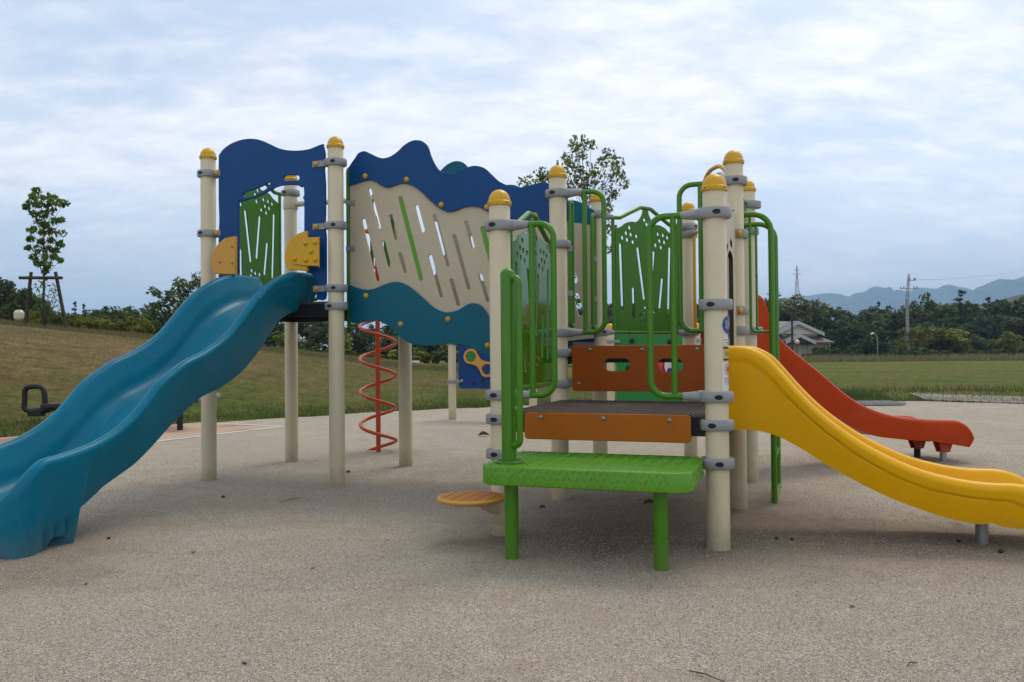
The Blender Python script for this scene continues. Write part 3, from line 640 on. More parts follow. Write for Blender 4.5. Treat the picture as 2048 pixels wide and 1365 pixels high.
# generic green barrier sheet between two posts, traced off the one between I and K
def green_panel(k0, k1, zb0, flip=False):
    d = P[k1]-P[k0]; pl = Plane(P[k0], d); ln = d.length
    u0, u1 = .17, ln-.17
    ref = Plane(P['I'], P['K']-P['I']); cx = (ref.uz(1225, 560)[0], ref.uz(1353, 560)[0])
    zr = ref.uz(1225, 665.6)[1]
    def mp_(px, py):
        u, z = ref.uz(1200+px/3.174, 290+py/3.174); t = (u-cx[0])/(cx[1]-cx[0])
        return (u0+(u1-u0)*t, z-zr+zb0)
    par = MB(); W = lambda q: pl.pt(*q)
    zt = mp_(80, 465)[1]
    a = pl.pt(.15, zt); b_ = pl.pt(ln-.15, zt)
    t1, t2, t3, t4 = W(mp_(120, 465)), W((u0+(u1-u0)*.42, mp_(250, 400)[1])), W((u0+(u1-u0)*.58, mp_(250, 400)[1])), W((u1-(u1-u0)*.1, zt))
    par.tube(fillet([a, t1, t2, t3, t4, b_], .05, 4), .0165, 12)
    par.tube([pl.pt(u0, zt), pl.pt(u0, zb0-.003)], .014, 12); par.tube([pl.pt(u1, zt), pl.pt(u1, zb0-.003)], .014, 12)
    par.tube([pl.pt(.15, zb0), pl.pt(ln-.15, zb0)], .0165, 12)
    o = par.build('barrier_frame', M['green'], ROOT)
    half = [(90, 535), (130, 520), (155, 500), (190, 490), (225, 492), (250, 470), (265, 440), (270, 412)]
    lft = [mp_(*q) for q in half]; um = (u0+u1)/2
    right = [(2*um-u, z) for u, z in lft[::-1]]
    outl = smooth(lft, 3)+smooth(right, 3)+[(u1-.012, zb0+.018), (u0+.012, zb0+.018)]
    hol = []
    sc = 6.9/F/3.174*1.15
    for a_, b2 in (((122, 640), (136, 1050)), ((205, 920), (210, 1110)), ((235, 665), (275, 975)), ((338, 690), (318, 950)), ((392, 860), (375, 1050)), ((440, 665), (432, 1065))):
        hol.append(slot(mp_(*a_), mp_(*b2), 23*sc))
    dots = [(182, 528), (160, 562), (191, 572), (227, 583), (136, 592), (167, 605), (204, 620), (293, 508), (323, 515), (305, 545), (316, 588), (278, 480), (365, 570), (398, 578), (426, 592), (376, 613), (406, 622), (385, 655), (350, 640)]
    low = [(280, 1075), (310, 1055), (250, 1085), (295, 1105), (265, 1125), (325, 1090), (284, 1040), (340, 1060)]
    for q in dots+low: hol.append(circ(mp_(*q), .0165))
    sheet('barrier_sheet', [outl]+hol, .012, pl.mat(), M['green_sheet'] if k0 == 'E' else M['green_matt'], o, .002)
    return o
green_panel('I', 'K', ZIK2); green_panel('A', 'C', ZIK2+D4-D2); green_panel('E', 'G', ZIK2+D1-D2)

# hand loops at the openings
def hand_loop(k, d, z1, z2, reach, inner, r=.0165, mat='green', rf=.08, z1b=None):
    d = d.normalized(); p = P[k]; mb = MB()
    path = fillet([ex(p+d*.14, z1), ex(p+d*reach, z1), ex(p+d*reach, z2), ex(p+d*.14, z2)], rf, 7)
    mb.tube(path, r, 12); mb.tube([ex(p+d*inner, z1), ex(p+d*inner, z2)], r*.95, 12)
    return mb.build('hand_loop', M[mat], ROOT)
hand_loop('E', A2, ZEF1, ZEF2, .30, .180); hand_loop('F', -A2, ZEF1, ZEF2, .325, .205)
hand_loop('G', A2, ZGH1, ZGH2, .31, .180); hand_loop('H', -A2, ZGH1, ZGH2, .335, .205)
hand_loop('C', A2, ZGH1+.35, ZGH2+.35, .31, .18); hand_loop('D', -A2, ZGH1+.35, ZGH2+.35, .31, .18)
hand_loop('K', -JK, ZIK1-.07, ZIK2, .27, .13, .014, 'yellow'); hand_loop('J', JK, ZIK1-.07, ZIK2, .27, .13, .014, 'yellow')
# yellow hoop over the mouth of the red slide
mb = MB(); q0 = P['J']+JK*.30; q1_ = P['K']-JK*.30; zt = zp((q0+q1_)/2, 336)
mb.tube(fillet([ex(q0, ZIK1-.07), ex(q0, zt), ex(q1_, zt), ex(q1_, ZIK1-.07)], .24, 10), .017, 12)
mb.build('hoop', M['yellow'], ROOT)

# arch board between F and H, same cut as the navy one
pFH = Plane(P['F'], B2)
sh = lambda lp: [(u, z-.70) for u, z in lp]
sheet('arch_panel', [sh(arch_out)]+[sh(h) for h in arch_holes], .026, pFH.mat(), [M['cream_panel'], M['dark']], ROOT, .003)

# orange riser and apron boards
def board(name, pl, z0, z1, u0, u1, mat, holes=(), r=.02, th=.018):
    return sheet(name, [rrect(u0, z0, u1, z1, r)]+list(holes), th, pl.mat(), mat, ROOT, .004)
pGH = Plane(P['G']-B2*.05, A2)
uz = pGH.uz
hs = [slot(uz(1220, 730), uz(1249, 730), uz(1230, 717.6)[1]-uz(1230, 742.6)[1]), slot(uz(1328, 730.8), uz(1354, 730.8), uz(1340, 718)[1]-uz(1340, 743.6)[1])]
rb = board('riser_board', pGH, uz(1200, 783)[1], uz(1200, 691.8)[1], uz(1144.5, 720)[0], S-.055, M['orange'], hs)
bolts(rb, pGH, [(1181, 700), (1285, 700), (1395, 699.5), (1159, 768)], .012, .009, M['bolt'], 'bolt')
pEF = Plane(P['E']-B2*.062, A2); uz = pEF.uz
fb = board('apron_board', pEF, uz(1200, 882)[1], uz(1200, 827.5)[1], uz(1049.5, 850)[0], uz(1382, 860)[0], M['orange2'])
bolts(fb, pEF, [(1083, 834.8), (1207.8, 837.5), (1340, 841)], .012, .009, M['bolt'], 'bolt')

# green chequer-plate step with its two legs
SZ = .45
def stp(u, v, z): return ex(P['E']+A2*u-B2*v, z)
mb = MB(); ol = rrect(.085, .0, 1.065, .62, .09, 7)
ol = [(u + .02*(v/.62), v) for u, v in ol]
k = len(ol)
lay = [(SZ-.088, -.004), (SZ-.084, 0), (SZ-.010, 0), (SZ-.004, -.003), (SZ-.0005, -.010)]
cu_, cv_ = .575, .31
for z_, off in lay:
    for u, v in ol:
        du, dv = u-cu_, v-cv_; mb.v.append(tuple(stp(u+off*np.sign(du), v+off*np.sign(dv), z_)))
for r_ in range(len(lay)-1):
    for i in range(k): mb.f.append((r_*k+i, r_*k+(i+1) % k, (r_+1)*k+(i+1) % k, (r_+1)*k+i)); mb.mi.append(0)
mb.f.append(tuple(range(k))); mb.mi.append(0); mb.f.append(tuple((len(lay)-1)*k+i for i in range(k))); mb.mi.append(0)
step = mb.build('step', M['green_step'], ROOT, 35)
mb = MB()
def lozenge(c, e1, e2, n, a, b, h):
    vs = [c+e1*a, c+e2*b, c-e1*a, c-e2*b]; top_ = [c+e1*a*.7+n*h, c+e2*b*.45+n*h, c-e1*a*.7+n*h, c-e2*b*.45+n*h]
    mb.add(vs+top_, [(4, 5, 6, 7), (0, 1, 5, 4), (1, 2, 6, 5), (2, 3, 7, 6), (3, 0, 4, 7)])
pit = .031
for i in range(1, 32):
    for j in range(1, 20):
        u, v = .085+i*pit, j*pit
        if u > 1.05 or v > .605 or (u < .17 and v > .53 and math.hypot(.17-u, v-.53) > .07) or (u > .99 and v > .53 and math.hypot(u-.99, v-.53) > .07): continue
        if math.hypot(u-.21, v-.475) < .075: continue
        u += pit*.5*(j % 2); s_ = 1 if i % 2 else -1; e1 = (A2*.7071*s_-B2*.7071); e2 = e1.cross(Z)
        lozenge(stp(u, v, SZ-.0006), e1, e2, Z, .0175, .0036, .0024)
for i in range(2, 29):
    for j in range(3):
        u = .10+(i+.5*(j % 2))*pit; s_ = 1 if i % 2 else -1; e1 = (A2*.7071*s_+Z*.7071); e2 = e1.cross(B2)
        lozenge(stp(u, .6197, SZ-.074+j*.029), e1, e2, -B2, .0175, .0036, .0024)
for i in range(1, 17):
    for j in range(3):
        v = .0+i*pit; s_ = 1 if (i+j) % 2 else -1; e1 = (B2*.7071*s_+Z*.7071); e2 = e1.cross(A2)
        lozenge(stp(1.0648+.02*v/.62, v, SZ-.074+j*.029), e1, e2, A2, .0175, .0036, .0024)
mb.build('tread_pattern', M['green_step'], step, 30)
for u, v in ((.225, .49), (.93, .49)):
    c = stp(u, v, -.1); mb = MB(); mb.lathe(c, [(.033, 0), (.033, SZ-.075+.1)], 24); mb.lathe(ex(c, SZ-.108), [(.034, 0), (.05, .02)], 20)
    mb.build('leg', M['green'], step)
# step brackets back to the two posts
for kk, u in (('E', .06), ('F', 1.07)):
    mb = MB(); q = stp(u, -.0, SZ-.045); mb.tube([q+A2*(-.02 if kk == 'F' else .04), ex(P[kk], SZ-.045)], .02, 12); mb.build('bracket', M['grey'], step)
# faint pale scrawl scratched into the step
g_s = ground(1290, 923, SZ); mb = MB(); r_s = random.Random(3); x0 = 0
for i in range(9):
    a_ = Vector((g_s.x+x0, g_s.y-.10*x0, SZ+.0022)); pts_ = [a_+Vector((r_s.uniform(0, .012), r_s.uniform(-.018, .018), 0)) for _ in range(4)]; x0 += r_s.uniform(.012, .024)
    mb.tube(pts_, .0008, 4)
mb.build('scratch_marks', M['sticker_white'], step)
# big grab post bolted to the step
c = stp(.21, .475, SZ); zt = zp(c, 541)
mb = MB(); mb.lathe(c, [(.0345, 0), (.0345, zt-SZ-.02)]+[(.0345*math.cos(a), zt-SZ-.02+.03*math.sin(a)) for a in (.3, .6, .9, 1.2, 1.45)], 24)
gp = mb.build('grab_post', M['green'], ROOT)
mb = MB(); mb.lathe(c+Z*.001, [(.072, 0), (.072, .006), (.068, .008)], 28)
mb.build('flange', M['green'], gp)
for a in np.linspace(0, 2*PI, 7)[:6]:
    mb = MB(); mb.lathe(c+Vector((math.cos(a+.5), math.sin(a+.5), 0))*.054+Z*.009, [(.009, 0), (.009, .006)], 6); mb.build('flange_bolt', M['bolt'], gp)
gd = (A2*.9-B2*.45).normalized(); t0 = ex(c, zt-.035); b0 = ex(c, SZ+.085)
mb = MB(); mb.tube(fillet([t0-gd*0+gd*.01, t0+gd*.075-Z*.005, b0+gd*.075, b0+gd*.01], [.055, .055], 8), .0165, 12)
mb.build('handle', M['green'], gp)

# round yellow stepping disc on its arm
dc = at_depth(943, 992, 4.5); dz = .235; mb = MB(); c = Vector((dc.x, dc.y, dz))
mb.lathe(c-Z*.024, [(.160, 0), (.174, .006), (.178, .014), (.176, .020), (.170, .024)], 40)
disc = mb.build('stepping_disc', M['amber'], ROOT, 35)
mb = MB()
for i in range(-5, 6):
    for dr in (0, 1):
        if dr == 1 and i % 2: continue
        a = A2.copy() if dr == 0 else B2.copy(); b_ = Z.cross(a); h = i*.03; ln = math.sqrt(max(0, .160**2-h*h))
        if ln > .03: mb.box(c+b_*h+Z*.0004, a*ln, b_*.0026, Z*.0012)
mb.build('tread_groove', M['orange2'], disc)
mb = MB(); dd = (P['E']-c); dd.z = 0
e1 = dd.normalized(); e2 = Z.cross(e1)
mb.lathe(c-Z*.034, [(.06, 0), (.12, .010)], 24)
for zz, wd in ((0, .03),):
    mb.add([c-Z*.028-e1*.08+e2*wd, c-Z*.028-e1*.08-e2*wd, c-Z*.028+dd+e2*wd, c-Z*.028+dd-e2*wd, c-Z*.05+e1*.04+e2*wd*.6, c-Z*.05+e1*.04-e2*wd*.6, c-Z*.15+dd+e2*wd, c-Z*.15+dd-e2*wd],
           [(0, 1, 3, 2), (4, 6, 7, 5), (0, 2, 6, 4), (1, 5, 7, 3), (0, 4, 5, 1), (2, 3, 7, 6)])
mb.lathe(ex(P['E'], dz-.17), [(.063, 0), (.065, .004), (.065, .135), (.063, .139)], 28)
mb.build('arm', M['cream'], disc, 40)

# ------------------------------------------------------------------ slides (lofted troughs)
def slide(name, mid, dr, half, rim, bot, mat, s_end, depth=.25, wall=.055, extra=None, ds=.03, rimdrop=None, crease=None, emboss=None, slope=.02, nose=0, lean=.022):
    half0 = half; dr = dr.normalized(); lat = Z.cross(dr)      # lat: left of travel
    rs, rz = zip(*rim); bs, bz = zip(*bot)
    ss_ = np.arange(rs[0], s_end+1e-6, ds); V = []; 
    for s in ss_:
        zr = float(np.interp(s, rs, rz)); zo = float(np.interp(s, bs, bz))
        zb = max(zo+.03, zr-depth) if zr-depth < zr-.02 else zo+.03
        zb = min(zb, zr-.012)
        prof = []; half = half0
        if nose and s > s_end-nose: half = half0-nose*(1-math.sqrt(max(.02, 1-((s-s_end+nose)/nose)**2)))
        H = zr-zo; n_o = 26
        # outer wall, bottom to rim
        for i in range(n_o):
            t = i/(n_o-1); z_ = zo + (H-wall*.45)*t; x_ = half - lean*(1-t)**1.2*(1 if not nose else float(1-ss(rs[-1]-.75, rs[-1]-.45, s)*.97))
            if crease is not None:
                dd_ = zr-z_; cd_ = crease(s)
                x_ += -.007*(1 if dd_ > cd_ else 0) - .004*math.exp(-((dd_-cd_)/.006)**2)
            if emboss is not None: x_ += emboss(s, t, z_)
            prof.append((x_, z_))
        for a in np.linspace(.15, PI-.15, 7): prof.append((half-wall*.5+(wall*.5)*math.cos(a), zr-wall*.45+wall*.45*math.sin(a)))
        xi = half-wall; fr = min(.10, max(.02, (zr-zb)*.45))
        zi = zb+fr
        for t in (.3, .65, 1): prof.append((xi-slope*t, (zr-wall*.45)*(1-t)+zi*t if zr-wall*.45 > zi else zi))
        for a in np.linspace(0, PI/2, 6)[1:]: prof.append((xi-slope-fr+fr*math.cos(a), zb+fr-fr*math.sin(a)))
        left = [(x, z_) for x, z_ in prof]
        right = [(-x, z_) for x, z_ in prof[::-1]]
        lb = prof[0][0]-.03; under = [(-lb, zo+.001), (-(lb-.02), max(zo+.002, zb-.02)), (0, max(zo+.002, zb-.02)), ((lb-.02), max(zo+.002, zb-.02)), (lb, zo+.001)]
        ring = left+[(0, zb-.002)]+right+under
        V.append([ex(mid+dr*s+lat*x, z_) for x, z_ in ring])
    mb = MB(); n = len(V[0])
    for r_ in V: mb.v += [tuple(v) for v in r_]
    for i in range(len(V)-1):
        for j in range(n): mb.f.append((i*n+j, i*n+(j+1) % n, (i+1)*n+(j+1) % n, (i+1)*n+j)); mb.mi.append(0)
    mb.f.append(tuple(range(n))); mb.f.append(tuple((len(V)-1)*n+j for j in range(n))); mb.mi += [0, 0]
    return mb.build(name, mat, ROOT, 45)
def prof_from(pl, pts, n=4):
    r = smooth(pl.trace(pts), n); r.sort(key=lambda q: q[0]); o = [r[0]]
    for q in r[1:]:
        if q[0] > o[-1][0]+1e-4: o.append(q)
    return o
# teal slide
midB = (P['A']+P['B'])/2; dirB = -B2; hb = .31
pl = Plane(midB+A2*hb, dirB)
rimB = [(616, 545), (586.5, 545), (552.5, 561), (522.7, 586.7), (497, 620.7), (471.7, 654.7), (446, 680), (412, 703.6), (378, 720.6), (352.7, 739.7), (323, 765), (297.5, 799), (272, 829), (238, 858.7), (204, 880), (170, 895), (127.5, 909.7), (97.7, 918), (76.5, 935), (59.5, 965), (46.7, 999), (40.4, 1024), (25.5, 1035)]
botB = [(618, 608), (608, 616.5), (573.7, 631), (552.5, 650.5), (522.7, 697), (488.7, 739.7), (446, 773.7), (403.7, 795), (369.7, 824.7), (340, 854.5), (306, 892.7), (272, 926.7), (238, 952), (208, 973.5), (197.6, 984)]
rb_ = prof_from(pl, rimB); bb_ = prof_from(Plane(midB+A2*(hb-.08), dirB), botB)
s_f = pl.uz(175, 1085)[0]; s0 = min(rb_[0][0], bb_[0][0])
rb_ = [(s0-.05, rb_[0][1])]+rb_+[(rb_[-1][0]+.45, rb_[-1][1]-.05)]
bb_ = [(s0-.05, bb_[0][1])]+bb_+[(max(bb_[-1][0]+.03, s_f-.03), .17), (s_f, .0), (9, .0)]
print('teal', s0, rb_[-2:], bb_[-4:], s_f)
def emb(s, t, z_):
    v = 0.
    if s < .75:
        q = (t-.25)*3.3 - 1.2*math.sin(s*4.2)
        v += .0028*max(0, math.sin(q*9))*ss(.02, .15, s)*(1-ss(.5, .75, s))*(1 if t > .25 else 0)
    if 1.25 < s < s_f+.1:
        q = t*2.2 + .9*math.sin((s-1.2)*2.2)
        v += .0024*max(0, math.sin(q*8))*ss(1.25, 1.45, s)*(1-ss(s_f-.15, s_f+.05, s))*(1 if .25 < t < .85 else 0)
    if s > s_f-.02 and z_ < .2:
        for c_, hh, dp in ((.055, .16, .020), (.125, .14, .020), (.20, .13, .018)): v -= dp*math.exp(-((s-s_f-c_-(z_-.05)*.18)/.015)**4)*(1-ss(hh-.05, hh, z_))
        v -= .06*math.exp(-((s-s_f-.115)/.050)**6)*(1-ss(.045, .055, z_+ .35*abs(s-s_f-.115)))
    return float(v)
tsl = slide('slide', midB, dirB, hb, rb_, bb_, M['teal_slide'], s_f+.40, .24, .07, ds=.012, nose=.13, lean=.085, emboss=emb, slope=.05)
# yellow slide
midY = (P['F']+P['H'])/2; dirY = A2; hy = .30
pl = Plane(midY-B2*hy, dirY)
c7 = lambda pts: [(1400+x/2.528, 580+y/2.528) for x, y in pts]
rimY = [(1455, 692)]+c7([(200, 282), (250, 290), (300, 312), (350, 345), (420, 420), (500, 510), (590, 600), (680, 675), (780, 745), (880, 805), (980, 855), (1100, 905), (1220, 940), (1340, 965), (1460, 980), (1560, 983), (1600, 985), (1638, 992)])
botY = [(1456, 862)]+c7([(240, 712), (310, 722), (390, 745), (460, 780), (530, 820), (620, 878), (720, 938), (820, 990), (930, 1045), (1040, 1090), (1150, 1130), (1260, 1165), (1400, 1195), (1500, 1192), (1530, 1208), (1638, 1222)])
ry, by = prof_from(pl, rimY), prof_from(pl, botY)
s_e = ry[-1][0]; plf = Plane(midY+B2*hy, dirY); fe = [plf.uz(*q) for q in c7([(1500, 900), (1560, 935), (1595, 978)])]
print('yellow', ry[0], ry[-1], by[-1], fe)
zz = fe[0][1]
ry = [(0.0, ry[0][1])]+ry[:-1]+[(max(ry[-2][0]+.02, fe[0][0]), min(zz, ry[-2][1])), (fe[0][0]+.09, zz-.028), (fe[0][0]+.16, zz-.075), (fe[0][0]+.21, zz-.13), (fe[0][0]+.235, zz-.175)]
by = [(0.0, by[0][1])]+by+[(9, by[-1][1])]
cr_pts = prof_from(pl, c7([(140, 358), (240, 365), (290, 390), (350, 440), (450, 550), (560, 660), (680, 755), (800, 840), (920, 910), (1060, 975), (1200, 1020), (1350, 1052), (1500, 1068), (1580, 1075), (1638, 1105)]))
def creaseY(s): return float(np.interp(s, [q[0] for q in ry], [q[1] for q in ry]) - np.interp(s, [q[0] for q in cr_pts], [q[1] for q in cr_pts]))
ysl = slide('slide', midY, dirY, hy, ry, by, M['yellow_slide'], fe[0][0]+.235, .22, .075, crease=creaseY, ds=.02, lean=.045)
lg = ground(1964, 1086); mb = MB(); mb.lathe(ex(lg, -.05), [(.030, 0), (.030, .30)], 20); mb.build('leg', M['steel'], ysl)
# red slide
midR = (P['J']+P['K'])/2; dirR = Vector((.955, .296, 0)).normalized(); hr = .29; latR = Z.cross(dirR)
pl = Plane(midR-latR*hr, dirR)
rimR = [(1505, 588), (1514.7, 588), (1526.6, 594), (1535, 612), (1543, 642), (1554, 663), (1566, 681), (1590, 702.6), (1621.5, 728), (1653, 754), (1685, 781.7), (1712.5, 801.5), (1736, 814), (1764, 825), (1795.6, 833), (1827, 837), (1867, 840), (1910, 841), (1926, 845), (1938, 853), (1946, 865), (1951, 880.6)]
botR = [(1505, 700), (1540, 722), (1570, 748), (1621, 790), (1653, 815), (1685, 838), (1712, 855), (1756, 872.7), (1795.6, 878.7), (1835, 882.6), (1874.7, 884.6), (1914, 890.5), (1946, 896)]
rr, br = prof_from(pl, rimR), prof_from(pl, botR); print('red', rr[0], rr[-1], br[0], br[-1])
rr = [(.0, rr[0][1])]+rr; br = [(0., br[0][1])]+br
rsl = slide('slide', midR, dirR, hr, rr, br, M['red_slide'], rr[-1][0], .22, .055, ds=.025, lean=.05)
for sg in (-1, 1):
    c = midR+dirR*2.08+latR*.15*sg; zb_ = float(np.interp(2.08, [q[0] for q in br], [q[1] for q in br]))
    mb = MB(); mb.lathe(ex(c, -.05), [(.028, 0), (.028, zb_+.04)], 18); lgo = mb.build('leg', M['steel'] if sg < 0 else M['black'], rsl)
    mb = MB(); c2_ = ex(c, zb_); f_ = -latR
    for off in (-.031, .031):
        q = c2_+latR*off
        mb.add([q+dirR*.085+Z*.03-latR*.004, q-dirR*.085+Z*.03-latR*.004, q-dirR*.038-Z*.075-latR*.004, q+dirR*.038-Z*.075-latR*.004, q+dirR*.085+Z*.03+latR*.004, q-dirR*.085+Z*.03+latR*.004, q-dirR*.038-Z*.075+latR*.004, q+dirR*.038-Z*.075+latR*.004],
               [(0, 1, 2, 3), (7, 6, 5, 4), (0, 4, 5, 1), (1, 5, 6, 2), (2, 6, 7, 3), (3, 7, 4, 0)])
    mb.build('leg_bracket', M['red_slide'], rsl)
    mb = MB()
    for zz_ in (-.025, -.055): mb.dome(c2_-latR*.035*1+Z*zz_, .009, -latR, .007, 10)
    mb.build('bolt', M['steel'], rsl)

# ------------------------------------------------------------------ spiral climber and overhead bar between C and D
sc_ = ground(757, 904.5); zt = zp(P['C'], 410)
mb = MB(); mb.tube([ex(P['C'], zt), ex(P['D'], zt)], .024, 16)
ob = mb.build('overhead_bar', M['cream'], ROOT)
for k in 'CD':
    mb = MB(); mb.lathe(ex(P[k], zt-.045), [(.062, 0), (.064, .004), (.064, .086), (.062, .09)], 28); mb.build('sleeve', M['cream'], ob)
mid_ = (P['C']+P['D'])/2
mb = MB(); mb.tube(fillet([ex(sc_, -.1), ex(sc_, zt), ex(mid_, zt)], .18, 8), .0235, 16)
pole = mb.build('spiral_pole', M['orange_red'], ROOT)
hp = []; R_ = .172; pitch = .318; zl = zpost(Vector((sc_.x, sc_.y-.1, 0)), 947); n_t = int((zt-.15-zl)/pitch*28)
for i in range(n_t):
    a = 2*PI*i/28; hp.append(Vector((sc_.x+R_*math.cos(a+.2), sc_.y+R_*math.sin(a+.2)*1.0, zl+pitch*i/28)))
# going down the front strand runs left to right, so going up it turns clockwise seen from above
hp = [Vector((p.x, 2*sc_.y-p.y, p.z)) for p in hp]
hp = [ex(sc_, zl-.06), Vector((sc_.x+R_*.6, sc_.y+R_*.35, zl-.035))]+hp[1:]+[ex(sc_, hp[-1].z+.05)]
mb = MB(); mb.tube(smooth([tuple(p) for p in hp], 2), .0165, 10)
mb.build('spiral_rail', M['orange_red'], pole)

# ------------------------------------------------------------------ loop ladder between H and J
mb = MB(); OUT = .205
tops = {}
for k, sg, ytop in (('H', 1, 427), ('J', -1, 447)):
    q = P[k]+B2*.25*sg; o = q+A2*OUT; zt = zp(o, ytop); tops[k] = zt
    mb.tube(fillet([ex(q-A2*.03, zt), ex(o, zt), ex(o, -.05)], .14, 8), .0185, 14)
lad = mb.build('loop_ladder', M['green'], ROOT)
for k, sg in (('H', 1), ('J', -1)):
    mb = MB(); q = P[k]+B2*.25*sg; zt = tops[k]; zb_ = zp(q+A2*.1, 664)
    mb.tube(fillet([ex(q+A2*.075, zt), ex(q+A2*.075, zb_), ex(q+A2*OUT, zb_)], .035, 5), .009, 10)
    mb.tube([ex(q-A2*.03, zt), ex(q-A2*.03, D2)], .0165, 12)
    mb.tube([ex(P[k], zt-.04), ex(q-A2*.03, zt-.04)], .014, 10)
    mb.build('inner_loop', M['green'], lad)
q0, q1_ = P['H']+B2*.25+A2*OUT, P['J']-B2*.25+A2*OUT
mb = MB(); mb.tube([ex(q0, .022), ex(q1_, .022)], .0185, 12); mb.build('ground_rail', M['green'], lad)
for z_ in (.28, .52, .76):
    mb = MB(); mb.tube([ex(q0, z_), ex(q1_, z_)], .014, 12); mb.build('rung', M['green'], lad)
mb = MB(); mb.box(ex(P['J']-B2*.12-A2*.015, zp(P['J'], 432)), A2*.008, B2*.10, Z*.10); mb.dome(ex(P['J']-B2*.17-A2*.007, zp(P['J'], 445))-A2*.016, .016, -A2, .01, 12, 1)
mb.build('side_plate', [M['green'], M['grey']], ROOT)

# ------------------------------------------------------------------ stickers on the near right post
def decal(name, mat, ang, z, wdt, hgt, shape, lift, parent):
    p = P['F']; r = PR+lift; mb = MB(); n = 16
    pts = []
    if shape == 'round':
        pts = [(wdt/2*math.cos(t), hgt/2*math.sin(t)) for t in np.linspace(0, 2*PI, 25)[:-1]]
    elif shape == 'ring':
        o = [(wdt/2*math.cos(t), hgt/2*math.sin(t)) for t in np.linspace(0, 2*PI, 25)[:-1]]; i_ = [(x*.84, y*.84) for x, y in o]
        W = lambda q: Vector((p.x+r*math.sin(ang+q[0]/r), p.y-r*math.cos(ang+q[0]/r), z+q[1]))
        mb.add([W(q) for q in o+i_], [(k, (k+1) % 24, 24+(k+1) % 24, 24+k) for k in range(24)])
        return mb.build(name, mat, parent)
    W = lambda x, y: Vector((p.x+r*math.sin(ang+x/r), p.y-r*math.cos(ang+x/r), z+y))
    if shape == 'round':
        xs_ = np.linspace(-wdt/2, wdt/2, n+1); 
        row = [(x, hgt/2*math.sqrt(max(0, 1-(2*x/wdt)**2))) for x in xs_]
        vs = [W(x, h) for x, h in row]+[W(x, -h) for x, h in row]
    else:
        xs_ = np.linspace(-wdt/2, wdt/2, n+1); vs = [W(x, hgt/2) for x in xs_]+[W(x, -hgt/2) for x in xs_]
    mb.add(vs, [(i, n+1+i, n+2+i, i+1) for i in range(n)])
    return mb.build(name, mat, parent)
pf = POSTS['F']; AN = rad(58)
def zF(y): return zp(P['F'], y)
# blue round age sticker: white rim, blue field, rows of white lettering strokes
decal('sticker', M['sticker_white'], AN, zF(651), .092, .096, 'round', .0012, pf); decal('sticker', M['sticker_blue'], AN, zF(651), .084, .088, 'round', .0018, pf)
for dy, ww_ in ((.018, .022), (.008, .040), (-.003, .046), (-.014, .040)):
    for i in range(5):
        decal('sticker_mark', M['sticker_white'], AN-.35+i*.17, zF(651)+dy, .0055 if i % 2 else .003, .0068, 'rect', .0023, pf)
decal('sticker', M['sticker_white'], AN, zF(684), .07, .045, 'round', .0012, pf)
for i, dy in enumerate((.008, -.004, -.012)): decal('sticker_mark', M['sticker_ink'], AN-.28+.1*i, zF(684)+dy, .022-.004*i, .004, 'rect', .0018, pf)
decal('sticker', M['sticker_yellow'], AN, zF(708), .072, .075, 'rect', .0012, pf)
for yy in (696.5, 719.5): decal('sticker_mark', M['sticker_ink'], AN, zF(yy), .072, .010, 'rect', .0018, pf)
for i in range(4): decal('sticker_mark', M['sticker_ink'], AN-.40+.18*i, zF(708)+.004*(-1)**i, .004, .026, 'rect', .0018, pf)
decal('sticker', M['sticker_white'], AN-.02, zF(753), .088, .142, 'rect', .0012, pf)
decal('sticker_mark', M['sticker_red'], AN, zF(739), .060, .060, 'ring', .0018, pf); decal('sticker_mark', M['sticker_red'], AN, zF(739), .034, .034, 'round', .0018, pf)
for j, yy in enumerate((756, 760, 764, 768)):
    for i in range(6): decal('sticker_mark', M['sticker_ink'], AN-.5+.2*i+.03*j, zF(yy), .005+.002*((i+j) % 3), .004, 'rect', .0018, pf)

# ================================================================== other things on the playground
def tz(x, y): return float(terr(np.array([x]), np.array([y]))[0])
# far play panel station
S1 = ground(905, 839.5); DZ = A2
q = [Vector((S1.x, S1.y, 0)), Vector((S1.x, S1.y, 0))+A2*1.2, Vector((1.27, 11.3, 0)), Vector((2.36, 11.2, 0))]
st = empty('play_panel_station', (q[1].x, q[1].y, 0), 'low play panel wall with blue and green panels, standing behind the climbing frame', 'play panel')
for p_ in q:
    mb = MB(); mb.lathe(ex(p_, -.1), [(.055, 0), (.055, 1.33)], 24); po = mb.build('post', M['cream'], st)
    mb = MB(); mb.lathe(ex(p_, 1.225), [(.062, 0), (.063, .02), (.058, .025)]+[(.058*math.cos(a), .025+.06*math.sin(a)) for a in np.linspace(.1, 1.5, 7)], 24); mb.build('cap', M['yellow'], po)
    for zz in (.54, 1.08):
        mb = MB(); mb.lathe(ex(p_, zz-.025), [(.066, 0), (.070, .006), (.070, .044), (.066, .05)], 24)
        d_ = A2 if p_ is not q[1] and p_ is not q[3] else -A2
        mb.box(ex(p_, zz)+d_*.09, d_*.035, Z.cross(d_)*.02, Z*.02); mb.build('clamp', M['grey'], po)
pb = Plane(q[0], A2); o = sheet('blue_panel', [rrect(.10, .44, 1.10, 1.20, .05)], .02, pb.mat(), M['blue'], st)
cA, cB = pb.uz(943.5, 713.6), pb.uz(975.5, 739)
Rr = .11
def blob(c0, c1, r, n=14):
    return slot(c0, c1, 2*r, n)
ang = math.atan2(cB[1]-cA[1], cB[0]-cA[0]); out_ = []
L_ = math.hypot(cB[0]-cA[0], cB[1]-cA[1])
for t in np.linspace(-.55*PI, .55*PI, 12): out_.append((L_+Rr*math.cos(t), Rr*math.sin(t)))
out_ += [(L_*.5, .055)]
for t in np.linspace(.45*PI, 1.55*PI, 12): out_.append((Rr*math.cos(t), Rr*math.sin(t)))
